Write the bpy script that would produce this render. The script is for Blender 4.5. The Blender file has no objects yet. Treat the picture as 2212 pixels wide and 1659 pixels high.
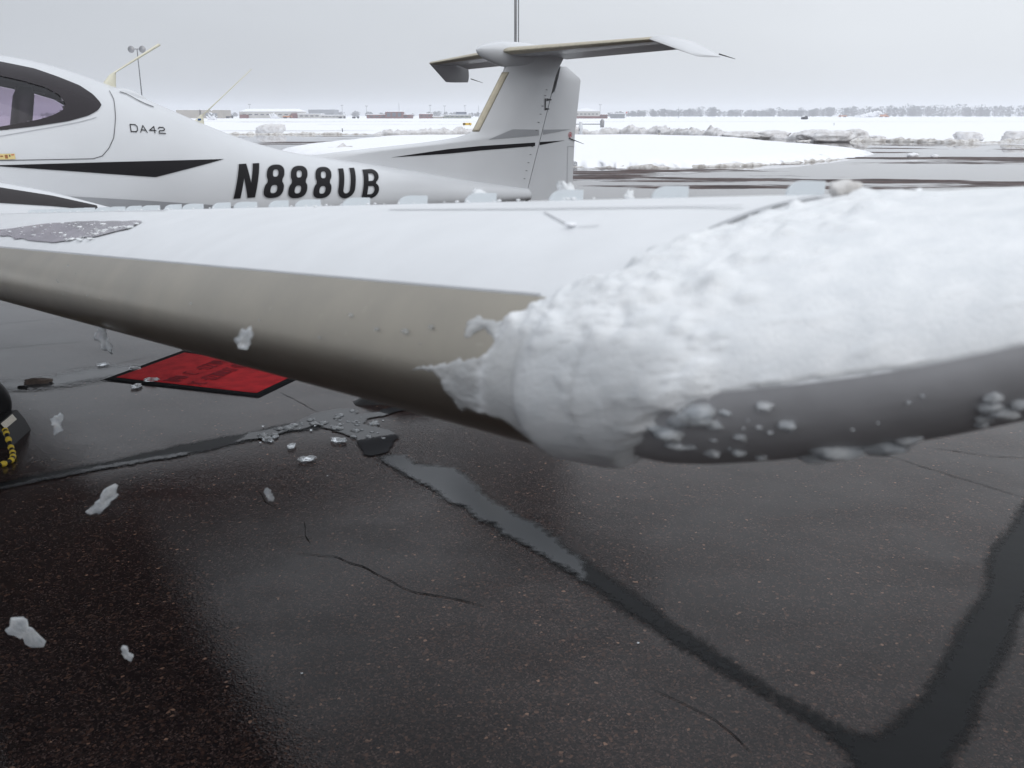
import bpy, bmesh, math, random
from mathutils import Vector, noise
from mathutils.geometry import tessellate_polygon
R = math.radians
random.seed(7)
sc = bpy.context.scene
col = sc.collection

# ------------------------------------------------------------------ camera
cam = bpy.data.cameras.new('camera'); cam_o = bpy.data.objects.new('camera', cam); col.objects.link(cam_o)
cam_o.location = (0, 0, 1.78); cam_o.rotation_euler = (R(90 - 16.109), 0, 0)
cam.sensor_width = 36; cam.lens = 36 * 2010 / 2212
cam.clip_start = .02; cam.clip_end = 9000
cam.dof.use_dof = True; cam.dof.focus_distance = 7.5; cam.dof.aperture_fstop = 9
sc.camera = cam_o

# ------------------------------------------------------------------ sky: overcast
SUN_EL, SUN_ROT = R(38), R(150)
world = bpy.data.worlds.new('World'); sc.world = world; world.use_nodes = True
nt = world.node_tree; nt.nodes.clear()
def wn(t, **k):
    n = nt.nodes.new(t)
    for a, b in k.items(): setattr(n, a, b)
    return n
wo = wn('ShaderNodeOutputWorld'); bg = wn('ShaderNodeBackground'); nt.links.new(bg.outputs[0], wo.inputs[0])
sky = wn('ShaderNodeTexSky', sky_type='NISHITA', sun_disc=False, sun_elevation=SUN_EL, sun_rotation=SUN_ROT, dust_density=4.0)
tc = wn('ShaderNodeTexCoord'); sep = wn('ShaderNodeSeparateXYZ'); nt.links.new(tc.outputs['Generated'], sep.inputs[0])
def wm(op, a, b=None, c=None):
    n = wn('ShaderNodeMath', operation=op)
    for i, v in enumerate((a, b, c)):
        if v is None: continue
        if isinstance(v, (int, float)): n.inputs[i].default_value = v
        else: nt.links.new(v, n.inputs[i])
    return n.outputs[0]
zc_ = wm('MAXIMUM', sep.outputs['Z'], 0.0)
up = wm('MULTIPLY_ADD', zc_, 1.0, 1.0)                       # an overcast sky is brighter overhead
az = wm('MULTIPLY_ADD', wm('SINE', wm('MULTIPLY', sep.outputs['X'], 1.9)), .5, .5)
nz = wn('ShaderNodeTexNoise'); nz.inputs['Scale'].default_value = 2.2; nz.inputs['Detail'].default_value = 5
mp = wn('ShaderNodeMapping'); mp.inputs['Scale'].default_value = (1, 1, 3.4)
nt.links.new(tc.outputs['Generated'], mp.inputs[0]); nt.links.new(mp.outputs[0], nz.inputs['Vector'])
cl = wm('MULTIPLY_ADD', nz.outputs['Fac'], .22, .89)
ramp = wn('ShaderNodeMix', data_type='RGBA'); nt.links.new(az, ramp.inputs[0])
ramp.inputs[6].default_value = (.485, .51, .55, 1); ramp.inputs[7].default_value = (.78, .812, .852, 1)
sc1 = wn('ShaderNodeVectorMath', operation='SCALE'); nt.links.new(ramp.outputs[2], sc1.inputs[0]); nt.links.new(wm('MULTIPLY', up, cl), sc1.inputs['Scale'])
sc2 = wn('ShaderNodeVectorMath', operation='SCALE'); nt.links.new(sky.outputs[0], sc2.inputs[0]); sc2.inputs['Scale'].default_value = .1
mxs = wn('ShaderNodeMix', data_type='RGBA'); mxs.inputs[0].default_value = .05
nt.links.new(sc1.outputs[0], mxs.inputs[6]); nt.links.new(sc2.outputs[0], mxs.inputs[7])
nt.links.new(mxs.outputs[2], bg.inputs['Color']); bg.inputs['Strength'].default_value = 1.0
sun = bpy.data.lights.new('sun', 'SUN'); sun.energy = .6; sun.angle = R(60); sun.color = (1, .97, .93)
sun_o = bpy.data.objects.new('sun', sun); col.objects.link(sun_o); sun_o.rotation_euler = (R(52), 0, R(30))
sc.view_settings.view_transform = 'Standard'; sc.view_settings.look = 'None'
sc.view_settings.exposure = 0; sc.view_settings.gamma = 1
sc.render.engine = 'CYCLES'
sc.cycles.volume_bounces = 1; sc.cycles.max_bounces = 8; sc.cycles.transparent_max_bounces = 12

# ------------------------------------------------------------------ helpers
def tag(o, label=None, cat=None, group=None, kind=None):
    if label: o['label'] = label
    if cat: o['category'] = cat
    if group: o['group'] = group
    if kind: o['kind'] = kind
    return o
def link(name, me, mat=None, parent=None, smooth=True):
    o = bpy.data.objects.new(name, me); col.objects.link(o)
    if mat and not me.materials: me.materials.append(mat)
    if smooth:
        me.polygons.foreach_set('use_smooth', [True] * len(me.polygons))
    if parent: o.parent = parent
    return o
def mesh(name, v, f, mat, parent=None, smooth=True, fixn=False, sharp=None):
    me = bpy.data.meshes.new(name); me.from_pydata([tuple(map(float, p)) for p in v], [], f); me.update()
    if fixn:
        b = bmesh.new(); b.from_mesh(me); bmesh.ops.recalc_face_normals(b, faces=b.faces); b.to_mesh(me); b.free()
    if sharp is not None: me.set_sharp_from_angle(angle=R(sharp))
    return link(name, me, mat, parent, smooth)
def empty(name, loc=(0, 0, 0), rz=0):
    o = bpy.data.objects.new(name, None); col.objects.link(o); o.location = loc; o.rotation_euler.z = rz
    o.empty_display_size = .3; return o
class MB:
    def __init__(s): s.v = []; s.f = []
    def add(s, v, f):
        n = len(s.v); s.v += [tuple(p) for p in v]; s.f += [tuple(i + n for i in q) for q in f]; return s
    def box(s, x0, x1, y0, y1, z0, z1):
        v = [(x, y, z) for z in (z0, z1) for x, y in ((x0, y0), (x1, y0), (x1, y1), (x0, y1))]
        return s.add(v, [(3, 2, 1, 0), (4, 5, 6, 7), (0, 1, 5, 4), (1, 2, 6, 5), (2, 3, 7, 6), (3, 0, 4, 7)])
    def tube(s, pts, rad, n=10, cap=True):
        pts = [Vector(p) for p in pts]; rings = []
        if isinstance(rad, (int, float)): rad = [rad] * len(pts)
        for i, p in enumerate(pts):
            d = (pts[min(i + 1, len(pts) - 1)] - pts[max(i - 1, 0)]).normalized()
            a = d.cross(Vector((0, 0, 1)));
            if a.length < 1e-3: a = d.cross(Vector((1, 0, 0)))
            a.normalize(); b = d.cross(a)
            rings.append([p + (a * math.cos(t) + b * math.sin(t)) * rad[i] for t in [2 * math.pi * k / n for k in range(n)]])
        v = [q for r in rings for q in r]; f = []
        for i in range(len(pts) - 1):
            for k in range(n): f.append((i * n + k, i * n + (k + 1) % n, (i + 1) * n + (k + 1) % n, (i + 1) * n + k))
        if cap: f += [tuple(range(n))[::-1], tuple(range((len(pts) - 1) * n, len(pts) * n))]
        return s.add(v, f)
    def build(s, name, mat, parent=None, smooth=False, sharp=None): return mesh(name, s.v, s.f, mat, parent, smooth, True, sharp)
def grid_faces(nu, nv, closed_v=False):
    f = []
    for i in range(nu - 1):
        for j in range(nv if closed_v else nv - 1):
            k = (j + 1) % nv; f.append((i * nv + j, i * nv + k, (i + 1) * nv + k, (i + 1) * nv + j))
    return f
def lerp(tab, x, k=1):
    if x <= tab[0][0]: return tab[0][k]
    for a, b in zip(tab, tab[1:]):
        if x <= b[0]: t = (x - a[0]) / (b[0] - a[0]); return a[k] + (b[k] - a[k]) * t
    return tab[-1][k]
def linspace(a, b, n): return [a + (b - a) * i / (n - 1) for i in range(n)]
def n3(x, y, z=0.): return noise.noise(Vector((x, y, z)))
def fbm(x, y, z=0., o=4): return noise.fractal(Vector((x, y, z)), 1.0, 2.0, o)

# ------------------------------------------------------------------ materials
class NT:
    def __init__(s, name):
        s.m = bpy.data.materials.new(name); s.m.use_nodes = True; s.t = s.m.node_tree; s.t.nodes.clear()
        s.out = s.n('ShaderNodeOutputMaterial'); s.b = s.n('ShaderNodeBsdfPrincipled'); s.l(s.b.outputs[0], s.out.inputs['Surface'])
        s.tc = s.n('ShaderNodeTexCoord')
    def n(s, t, **k):
        q = s.t.nodes.new(t)
        for a, b in k.items(): setattr(q, a, b)
        return q
    def l(s, a, b): s.t.links.new(a, b)
    def coord(s, scale=(1, 1, 1), kind='Object', rot=(0, 0, 0)):
        m = s.n('ShaderNodeMapping'); m.inputs['Scale'].default_value = scale; m.inputs['Rotation'].default_value = rot
        s.l(s.tc.outputs[kind], m.inputs[0]); return m.outputs[0]
    def noise(s, scale, detail=3, vec=None, rough=.5):
        q = s.n('ShaderNodeTexNoise'); q.inputs['Scale'].default_value = scale; q.inputs['Detail'].default_value = detail; q.inputs['Roughness'].default_value = rough
        s.l(vec if vec else s.tc.outputs['Object'], q.inputs['Vector']); return q.outputs['Fac']
    def ramp(s, fac, stops, interp='LINEAR'):
        q = s.n('ShaderNodeValToRGB'); q.color_ramp.interpolation = interp; e = q.color_ramp.elements
        while len(e) < len(stops): e.new(.5)
        for el, (p, c) in zip(e, stops):
            el.position = p; el.color = (c, c, c, 1) if isinstance(c, (int, float)) else (*c, 1)
        s.l(fac, q.inputs[0]); return q.outputs[0]
    def mix(s, fac, a, b, mode='MIX'):
        q = s.n('ShaderNodeMix', data_type='RGBA', blend_type=mode)
        for i, v in ((0, fac), (6, a), (7, b)):
            if isinstance(v, (int, float)): q.inputs[i].default_value = v if i == 0 else (v, v, v, 1)
            elif isinstance(v, tuple): q.inputs[i].default_value = (*v, 1)
            else: s.l(v, q.inputs[i])
        return q.outputs[2]
    def math(s, op, a, b=None):
        q = s.n('ShaderNodeMath', operation=op)
        for i, v in enumerate((a, b)):
            if v is None: continue
            if isinstance(v, (int, float)): q.inputs[i].default_value = v
            else: s.l(v, q.inputs[i])
        return q.outputs[0]
    def set(s, **k):
        for a, v in k.items():
            i = s.b.inputs[a.replace('_', ' ')]
            if isinstance(v, (int, float)): i.default_value = v
            elif isinstance(v, tuple): i.default_value = (*v, 1) if len(v) == 3 else v
            else: s.l(v, i)
        return s
    def bump(s, h, strength=.3, dist=.01):
        q = s.n('ShaderNodeBump'); q.inputs['Strength'].default_value = strength; q.inputs['Distance'].default_value = dist
        s.l(h, q.inputs['Height']); s.l(q.outputs[0], s.b.inputs['Normal']); return s
def simple(name, c, rough=.5, var=.12, scale=8, metal=0., bump=0., bscale=60, spec=.5, bdist=.002):
    q = NT(name); k = q.noise(scale, 4)
    q.set(Base_Color=q.mix(q.ramp(k, [(.3, 0.), (.7, 1.)]), tuple(x * (1 - var) for x in c), tuple(min(1, x * (1 + var)) for x in c)), Roughness=rough, Metallic=metal)
    q.b.inputs['Specular IOR Level'].default_value = spec
    if bump: q.bump(q.noise(bscale, 4), bump, bdist)
    return q.m
M = {}
M['paint'] = simple('white_aircraft_paint', (.59, .605, .63), .25, .03, 3)
M['wingpaint'] = simple('white_wet_wing_paint', (.69, .705, .725), .35, .03, 14, bump=.12, bscale=120)
M['black'] = simple('black_vinyl', (.006, .005, .007), .3, .1, 5, spec=.2)
M['stripegrey'] = simple('grey_vinyl', (.30, .31, .33), .3, .05, 5)
M['silver'] = simple('silver_outline', (.42, .43, .45), .35, .05, 5)
M['surround'] = simple('dark_window_surround', (.014, .010, .014), .25, .1, 5, spec=.3)
M['seam'] = simple('dark_panel_gap', (.05, .05, .055), .6, .1, 20)
M['lightseam'] = simple('light_panel_gap', (.40, .41, .43), .6, .1, 20)
M['cream'] = simple('cream_antenna_plastic', (.66, .64, .52), .45, .06, 20)
M['rubber'] = simple('black_rubber', (.006, .006, .007), .5, .2, 30, bump=.2, bscale=80, spec=.2)
M['metal'] = simple('grey_metal', (.30, .30, .31), .4, .1, 20, metal=.7)
M['darkmetal'] = simple('dark_metal', (.03, .03, .032), .45, .1, 20)
M['red'] = simple('red_sticker', (.45, .03, .04), .4, .1, 30)
M['yellowpl'] = simple('yellow_placard', (.62, .50, .22), .45, .08, 60)
M['placard'] = simple('tan_placard', (.45, .42, .36), .5, .12, 60)
M['brown'] = simple('brown_print', (.28, .10, .03), .5, .1, 60)
M['liner'] = simple('cabin_liner', (.17, .16, .165), .8, .1, 12)
M['seat'] = simple('dark_grey_leather_seat', (.055, .052, .055), .55, .15, 25, bump=.2, bscale=120)
M['interior'] = simple('cabin_trim', (.10, .10, .105), .8, .1, 12)

q = NT('titanium_leading_edge')                                    # porous leading edge panel
k = q.noise(7, 5, q.coord((1, 1, 1)), .6); k2 = q.noise(90, 3)
cc = q.mix(q.ramp(k, [(.3, 0.), (.75, 1.)]), (.345, .318, .272), (.42, .382, .318))
cc = q.mix(q.ramp(k2, [(.68, 0.), (.78, .25)]), cc, (.60, .57, .50))
q.set(Base_Color=cc, Metallic=.95, Roughness=.36); q.bump(q.noise(420, 2), .08, .0006); M['ti'] = q.m
M['edge_shade'] = simple('painted_edge_shade', (.32, .32, .335), .5, .08, 25, metal=.1, bump=.15, bscale=90)  # grey colour paints in the shade below the white winglet's leading edge
M['tan_strip'] = simple('tan_leading_edge', (.46, .42, .33), .5, .1, 30, metal=.3)

q = NT('tinted_canopy_glass'); tr = q.n('ShaderNodeBsdfTransparent'); tr.inputs[0].default_value = (.60, .545, .62, 1)
gl = q.n('ShaderNodeBsdfGlossy'); gl.inputs['Roughness'].default_value = .03; gl.inputs[0].default_value = (.9, .9, .95, 1)
fr = q.n('ShaderNodeFresnel'); fr.inputs[0].default_value = 1.45; mx = q.n('ShaderNodeMixShader')
q.l(fr.outputs[0], mx.inputs[0]); q.l(tr.outputs[0], mx.inputs[1]); q.l(gl.outputs[0], mx.inputs[2]); q.l(mx.outputs[0], q.out.inputs['Surface']); M['glass'] = q.m

def snow(name, c, dirt=None, dscale=2., lo=.45, hi=.7, bs=6., bd=.05):
    q = NT(name); base = c
    if dirt:
        base = q.mix(q.ramp(q.noise(dscale, 6, rough=.65), [(lo, 0.), (hi, 1.)]), c, dirt)
    q.set(Base_Color=base, Roughness=.75); q.b.inputs['Specular IOR Level'].default_value = .2
    q.bump(q.noise(bs, 6, rough=.6), .5, bd); return q.m
M['snow'] = snow('clean_snow', (.86, .87, .90))
M['berm'] = snow('dirty_ploughed_snow', (.76, .76, .775), (.50, .475, .465), 2.6, .40, .75, 5, .10)
M['slush'] = snow('brown_slush', (.70, .69, .68), (.30, .265, .235), 3.5, .45, .68, 9, .05)

q = NT('wet_ice'); k = q.noise(38, 4, rough=.6)
q.set(Base_Color=q.mix(q.ramp(k, [(.3, 0.), (.7, 1.)]), (.76, .785, .81), (.90, .915, .93)), Roughness=.2, IOR=1.31)
ca_ = q.n('ShaderNodeAttribute', attribute_name='clear'); q.l(q.ramp(ca_.outputs['Fac'], [(0, .10), (1, .55)]), q.b.inputs['Transmission Weight']); q.l(q.ramp(ca_.outputs['Fac'], [(0, .24), (1, .10)]), q.b.inputs['Roughness'])
q.bump(q.noise(260, 4, rough=.7), .45, .002); M['ice'] = q.m
q = NT('clear_ice'); q.set(Base_Color=(.80, .83, .86), Roughness=.14, IOR=1.31); q.b.inputs['Transmission Weight'].default_value = .85
q.bump(q.noise(120, 3), .3, .003); M['clear'] = q.m

q = NT('cloudy_ice_flake'); q.set(Base_Color=q.mix(q.ramp(q.noise(70, 4), [(.35, 0.), (.65, 1.)]), (.62, .66, .70), (.88, .90, .92)), Roughness=.2, IOR=1.31); q.b.inputs['Transmission Weight'].default_value = .6; q.bump(q.noise(160, 4), .5, .003); M['flake'] = q.m
def asphalt(name, puddle_lo, puddle_hi, tint=(1, 1, 1), base=1.0, nscale=.35, stretch=(1, 1, 1), dry_spec=.26, dry_rough=(.17, .34), bmp=.32):
    q = NT(name)
    v = q.n('ShaderNodeTexVoronoi'); v.inputs['Scale'].default_value = 105; q.l(q.tc.outputs['Object'], v.inputs['Vector'])
    sv = q.n('ShaderNodeSeparateColor'); q.l(v.outputs['Color'], sv.inputs[0])
    big = q.noise(.6, 5, rough=.6)
    stone = q.ramp(sv.outputs[0], [(0, (.004, .004, .005)), (.45, (.008, .007, .007)), (.72, (.015, .0115, .0105)), (.9, (.024, .0175, .0145)), (.985, (.042, .031, .024)), (1, (.11, .085, .064))])
    fine = q.n('ShaderNodeTexVoronoi'); fine.inputs['Scale'].default_value = 190; q.l(q.tc.outputs['Object'], fine.inputs['Vector'])
    sf = q.n('ShaderNodeSeparateColor'); q.l(fine.outputs['Color'], sf.inputs[0])
    stone2 = q.ramp(sf.outputs[1], [(0, (.003, .003, .004)), (.5, (.008, .0075, .0075)), (.85, (.018, .0155, .015)), (1, (.038, .033, .031))])
    c = q.mix(q.ramp(sv.outputs[1], [(.55, 0.), (.7, 1.)]), stone2, stone)
    c = q.mix(1., c, q.ramp(big, [(.35, (.6, .58, .6)), (.65, (1.25, 1.15, 1.12))]), 'MULTIPLY')
    c = q.mix(1., c, tuple(base * t for t in tint), 'MULTIPLY')
    wet = q.ramp(q.noise(nscale, 6, q.coord(stretch, rot=(0, 0, R(20))), .62), [(puddle_lo, 0.), (puddle_hi, 1.)])
    damp = q.ramp(q.noise(.75, 5, q.coord((1, 1.6, 1), rot=(0, 0, R(35))), .6), [(.38, 0.), (.62, 1.)])
    rough = q.mix(damp, dry_rough[1], dry_rough[0]); spec = q.mix(damp, dry_spec * .7, dry_spec * 1.25)
    q.set(Base_Color=q.mix(wet, c, q.mix(1., c, .55, 'MULTIPLY')), Roughness=q.mix(wet, rough, .02), IOR=1.33)
    q.l(q.mix(wet, spec, .5), q.b.inputs['Specular IOR Level'])
    h = q.mix(.4, v.outputs['Distance'], fine.outputs['Distance'])
    h = q.math('MULTIPLY', h, q.math('SUBTRACT', 1., wet)); h = q.math('MULTIPLY', h, q.mix(damp, 1., .4))
    q.bump(h, bmp, .005); return q.m
M['asphalt'] = asphalt('wet_asphalt', .60, .66, (1.20, 1.01, .98), 1.45, dry_spec=.34, dry_rough=(.02, .09), bmp=.17)
M['tar'] = simple('smooth_wet_tar', (.005, .0056, .0066), .35, .2, 6, bump=.12, bscale=18, spec=.07, bdist=.004)
q = NT('rain_water'); q.set(Base_Color=(.018, .019, .021), Roughness=.015, IOR=1.33); q.bump(q.noise(14, 2), .03, .002); M['water'] = q.m
q = NT('pale_reflection_water'); q.set(Base_Color=(.050, .053, .057), Roughness=.14, IOR=1.33); q.bump(q.noise(30, 3), .05, .002); M['water2'] = q.m  # pale base colour helps paint in the sky's reflection on the water
M['crack'] = simple('crack_shadow', (.004, .004, .004), .9, .1, 30, spec=.1)

# ------------------------------------------------------------------ ground and pavement
def sheet(name, poly, z, mat, parent=None, kind='structure'):
    t = tessellate_polygon([[Vector((x, y, 0)) for x, y in poly]])
    f = []
    for tri in t:
        a, b, c = [Vector(poly[i]) for i in tri]
        f.append(tri if (b - a).cross(c - a) > 0 else tri[::-1])
    o = mesh(name, [(x, y, z) for x, y in poly], f, mat, parent, False)
    if kind: o['kind'] = kind
    return o
g = sheet('snow_field', [(-2300, -250), (2300, -250), (2300, 2450), (-2300, 2450)], -.03, M['snow'])
apron_far = [(-220, -200), (220, -200), (220, 8), (60, 42), (36, 57), (30.5, 62), (26, 70), (22, 82), (14, 96), (6, 97), (-12, 94), (-34, 93), (-60, 95), (-220, 97)]
apron = sheet('apron', apron_far, 0, M['asphalt'])
M['far_asphalt'] = asphalt('far_wet_asphalt', .425, .455, (1.25, 1.0, .98), 4.2, .16, (.35, 1.1, 1), .10, (.45, .6), .8)
wet_ap = sheet('wet_apron', [(-120, 13.5), (-10, 12.5), (4, 13.2), (30, 12.0), (200, 13), (200, 8.5), (219, 8.2), (60, 41.7), (35.8, 56.5), (30, 61.5), (25.6, 69.6), (21.5, 81.5), (13.8, 95.2), (6, 96.2), (-12, 93.2), (-34, 92.2), (-60, 94), (-120, 95)], .004, M['far_asphalt'])
for nm, poly in (('taxiway', [(-24, 114), (-20, 117), (-16, 118), (-30, 119), (-40, 116)]), ('taxiway', [(-75, 262), (-45, 270), (-50, 273), (-78, 268)]), ('taxiway', [(-150, 300), (160, 270), (420, 290), (420, 291.6), (160, 272.5), (-150, 304)]), ('taxiway', [(-10, 196), (-40, 198), (-40, 199.2), (-10, 197)])):
    sheet(nm, poly, -.02, M['far_asphalt'])

def pdist(x, y, P_):
    d = 1e9
    for (ax, ay), (bx, by) in zip(P_, P_[1:] + P_[:1]):
        vx, vy = bx - ax, by - ay; t = max(0, min(1, ((x - ax) * vx + (y - ay) * vy) / (vx * vx + vy * vy + 1e-12))); d = min(d, (x - ax - t * vx) ** 2 + (y - ay - t * vy) ** 2)
    return math.sqrt(d)
def inside(x, y, P_):
    c = False; j = len(P_) - 1
    for i in range(len(P_)):
        if (P_[i][1] > y) != (P_[j][1] > y) and x < (P_[j][0] - P_[i][0]) * (y - P_[i][1]) / (P_[j][1] - P_[i][1]) + P_[i][0]: c = not c
        j = i
    return c
def softened(m, freq, jag):
    '''let a flat mark fade out at its rim: coverage is stored on the mesh'''
    t = m.node_tree; out = next(n for n in t.nodes if n.type == 'OUTPUT_MATERIAL'); src = out.inputs['Surface'].links[0].from_socket
    at = t.nodes.new('ShaderNodeAttribute'); at.attribute_name = 'cover'; tcn = t.nodes.new('ShaderNodeTexCoord'); nz_ = t.nodes.new('ShaderNodeTexNoise'); nz_.inputs['Scale'].default_value = freq; nz_.inputs['Detail'].default_value = 4
    t.links.new(tcn.outputs['Object'], nz_.inputs['Vector'])
    ma = t.nodes.new('ShaderNodeMath'); ma.operation = 'MULTIPLY_ADD'; t.links.new(nz_.outputs['Fac'], ma.inputs[0]); ma.inputs[1].default_value = jag; t.links.new(at.outputs['Fac'], ma.inputs[2])
    mr = t.nodes.new('ShaderNodeMapRange'); mr.interpolation_type = 'SMOOTHSTEP'; t.links.new(ma.outputs[0], mr.inputs[0]); mr.inputs[1].default_value = .15 + jag * .5; mr.inputs[2].default_value = .75 + jag * .5
    tp = t.nodes.new('ShaderNodeBsdfTransparent'); mx_ = t.nodes.new('ShaderNodeMixShader'); t.links.new(mr.outputs[0], mx_.inputs[0]); t.links.new(tp.outputs[0], mx_.inputs[1]); t.links.new(src, mx_.inputs[2]); t.links.new(mx_.outputs[0], out.inputs['Surface'])
    return m
softened(M['tar'], 45, .7); softened(M['water'], 30, .35); softened(M['water2'], 34, 1.0)
def soft_sheet(name, poly, z, mat, parent, step=.025, soft=.03):
    x0, x1 = min(p[0] for p in poly) - step, max(p[0] for p in poly) + step; y0, y1 = min(p[1] for p in poly) - step, max(p[1] for p in poly) + step
    nx, ny = int((x1 - x0) / step) + 2, int((y1 - y0) / step) + 2; cov = {}
    for i in range(nx):
        for j in range(ny):
            x, y = x0 + i * step, y0 + j * step; ins = inside(x, y, poly)
            if ins: cov[i, j] = .5 + .5 * min(1, pdist(x, y, poly) / soft)
            else:
                d = pdist(x, y, poly)
                if d < soft + 1.5 * step: cov[i, j] = max(0, .5 - .5 * d / soft)
    ids = {k: n for n, k in enumerate(cov)}; f = []
    for (i, j) in cov:
        q_ = [(i, j), (i + 1, j), (i + 1, j + 1), (i, j + 1)]
        if all(k in ids for k in q_): f.append(tuple(ids[k] for k in q_))
    o = mesh(name, [(x0 + i * step, y0 + j * step, z) for i, j in cov], f, mat, parent, False)
    at = o.data.attributes.new('cover', 'FLOAT', 'POINT'); at.data.foreach_set('value', [float(c) for c in cov.values()])
    return o
def ribbon(name, pts, w, z, mat, parent, jag=.35, seed=0):
    """a thin irregular strip along a path: cracks and joints"""
    rnd = random.Random(seed); P_ = [Vector(p) for p in pts]; out = []
    for a, b in zip(P_, P_[1:]):
        n = max(2, int((b - a).length / .03))
        for i in range(n): out.append(a.lerp(b, i / n))
    out.append(P_[-1]); v = []
    for i, p in enumerate(out):
        d = (out[min(i + 1, len(out) - 1)] - out[max(0, i - 1)]).normalized(); nrm = Vector((-d.y, d.x))
        p2 = p + nrm * (w * 3 * n3(p.x * 9, p.y * 9, seed) * jag * 3)
        ww = w * (.35 + .9 * abs(n3(p.x * 14, p.y * 14, seed + 5))) * min(1, .15 + 6 * min(i, len(out) - 1 - i) / len(out))
        v += [(*(p2 - nrm * ww), z), (*(p2 + nrm * ww), z)]
    o = mesh(name, v, [(2 * i, 2 * i + 2, 2 * i + 3, 2 * i + 1) for i in range(len(out) - 1)], mat, parent, False)
    return o
CR = [[(-.913, 3.583), (-.75, 3.549), (-.619, 3.457), (-.49, 3.339), (-.37, 3.246), (-.26, 3.209), (-.098, 3.146)],
      [(-1.573, 5.99), (-1.402, 5.778), (-1.199, 5.514)],
      [(1.945, 4.847), (2.049, 4.753), (2.177, 4.58), (2.296, 4.418), (2.481, 4.179), (2.7, 4.0)],
      [(-4.9, 7.9), (-4.544, 8.081), (-4.161, 8.316), (-3.723, 8.585)], [(-3.282, 6.521), (-3.0, 6.651), (-2.76, 6.926)],
      [(-3.235, 5.957), (-2.943, 6.135), (-2.5, 6.5)], [(-1.247, 4.265), (-1.177, 4.123), (-1.102, 4.041)], [(-.95, 3.9), (-.91, 3.75), (-.87, 3.68)],
      [(-4.2, 7.1), (-3.8, 7.3), (-3.5, 7.42)], [(2.3, 4.9), (2.6, 4.75), (2.9, 4.7)], [(.45, 2.62), (.62, 2.45), (.7, 2.3)]]
for i, c in enumerate(CR): ribbon('crack', c, .0032 if i else .0045, .003, M['crack'], apron, seed=i)
for i, c in enumerate([[(3, 14.5), (9, 20)], [(4, 16.6), (10.5, 16.1)], [(3.2, 19), (9.5, 15.0), (16, 14.0)]]):
    ribbon('paint_line', c, .03, .008, M['paint'], apron, jag=.02, seed=i + 30)

def smooth_poly(pts, n=6, jit=.01, seed=0):
    """Catmull-Rom outline with a little raggedness"""
    out = []; N = len(pts)
    for i in range(N):
        p0, p1, p2, p3 = [Vector(pts[(i + k) % N]) for k in (-1, 0, 1, 2)]
        for j in range(n):
            t = j / n
            q_ = .5 * ((2 * p1) + (p2 - p0) * t + (2 * p0 - 5 * p1 + 4 * p2 - p3) * t * t + (3 * p1 - p0 - 3 * p2 + p3) * t ** 3)
            out.append((q_.x + jit * n3(q_.x * 11, q_.y * 11, seed) * 2, q_.y + jit * n3(q_.x * 11, q_.y * 11, seed + 9) * 2))
    return out
BL = [(-.72, 4.717), (-.563, 4.481), (-.402, 4.265), (-.208, 4.014), (-.053, 3.788), (.106, 3.583), (.345, 3.209), (.559, 2.883), (.744, 2.635), (.903, 2.42), (.964, 2.273)]
BR = [(1.097, 2.376), (.981, 2.443), (.814, 2.674), (.651, 2.944), (.474, 3.246), (.298, 3.541), (.113, 3.861), (-.079, 4.095), (-.2, 4.356), (-.293, 4.546), (-.494, 4.627), (-.614, 4.753)]
tarp = smooth_poly([(p[0] + .012, p[1] + .01) for p in BL] + [(1.0, 2.05), (1.1, 1.85), (1.24, 1.95), (1.227, 2.235), (1.37, 2.398), (1.541, 2.635), (1.759, 2.913), (2.08, 3.358), (2.373, 3.788), (2.6, 4.1), (2.5, 4.15), (2.208, 3.788), (2.056, 3.605), (1.805, 3.209), (1.549, 2.883), (1.361, 2.635), (1.24, 2.488)] + [(p[0] - .012, p[1] - .01) for p in BR], 3, .012, 3)
soft_sheet('tar_seam', tarp, .003, M['tar'], apron, .034, .055)
pud = soft_sheet('puddle', smooth_poly([(-.70, 4.70), (-.563, 4.497), (-.402, 4.275), (-.208, 4.022), (-.053, 3.80), (.106, 3.60), (.24, 3.42), (.31, 3.34), (.28, 3.48), (.19, 3.69), (.113, 3.851), (-.075, 4.08), (-.2, 4.34), (-.293, 4.53), (-.494, 4.617), (-.60, 4.74)], 6, .018, 1), .0065, M['water2'], apron, .018, .035)
pud2 = soft_sheet('puddle', smooth_poly([(-1.197, 5.505), (-1.066, 5.581), (-.974, 5.552), (-.96, 5.45), (-.88, 5.50), (-.613, 5.708), (-.45, 5.80), (-.42, 5.75), (-.592, 5.628), (-.788, 5.459), (-.90, 5.30), (-.70, 5.14), (-.66, 4.95), (-.707, 4.79), (-.795, 4.78), (-.908, 5.055), (-1.05, 5.178), (-1.149, 5.263), (-1.313, 5.136), (-1.533, 4.971), (-1.56, 5.06), (-1.36, 5.24)], 6, .02, 2), .0065, M['water'], apron, .018, .02)
SU = [(-2.8, 4.15), (-2.574, 4.356), (-2.355, 4.533), (-2.107, 4.696), (-1.861, 4.922), (-1.571, 5.096), (-1.346, 5.28), (-1.175, 5.395)]
SL = [(-2.734, 4.041), (-2.536, 4.283), (-2.315, 4.449), (-2.071, 4.606), (-1.802, 4.753), (-1.533, 4.961), (-1.313, 5.136), (-1.14, 5.22)]
soft_sheet('tar_seam', smooth_poly([(-3.6, 3.5)] + SL + SU[::-1] + [(-3.7, 3.6)], 6, .012, 5), .003, M['tar'], apron, .034, .055)
soft_sheet('puddle', smooth_poly([(-2.56, 4.27), (-2.31, 4.435), (-2.06, 4.60), (-1.80, 4.755), (-1.81, 4.79), (-2.08, 4.635), (-2.32, 4.475)], 6, .012, 6), .0065, M['water2'], apron, .018, .035)
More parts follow.
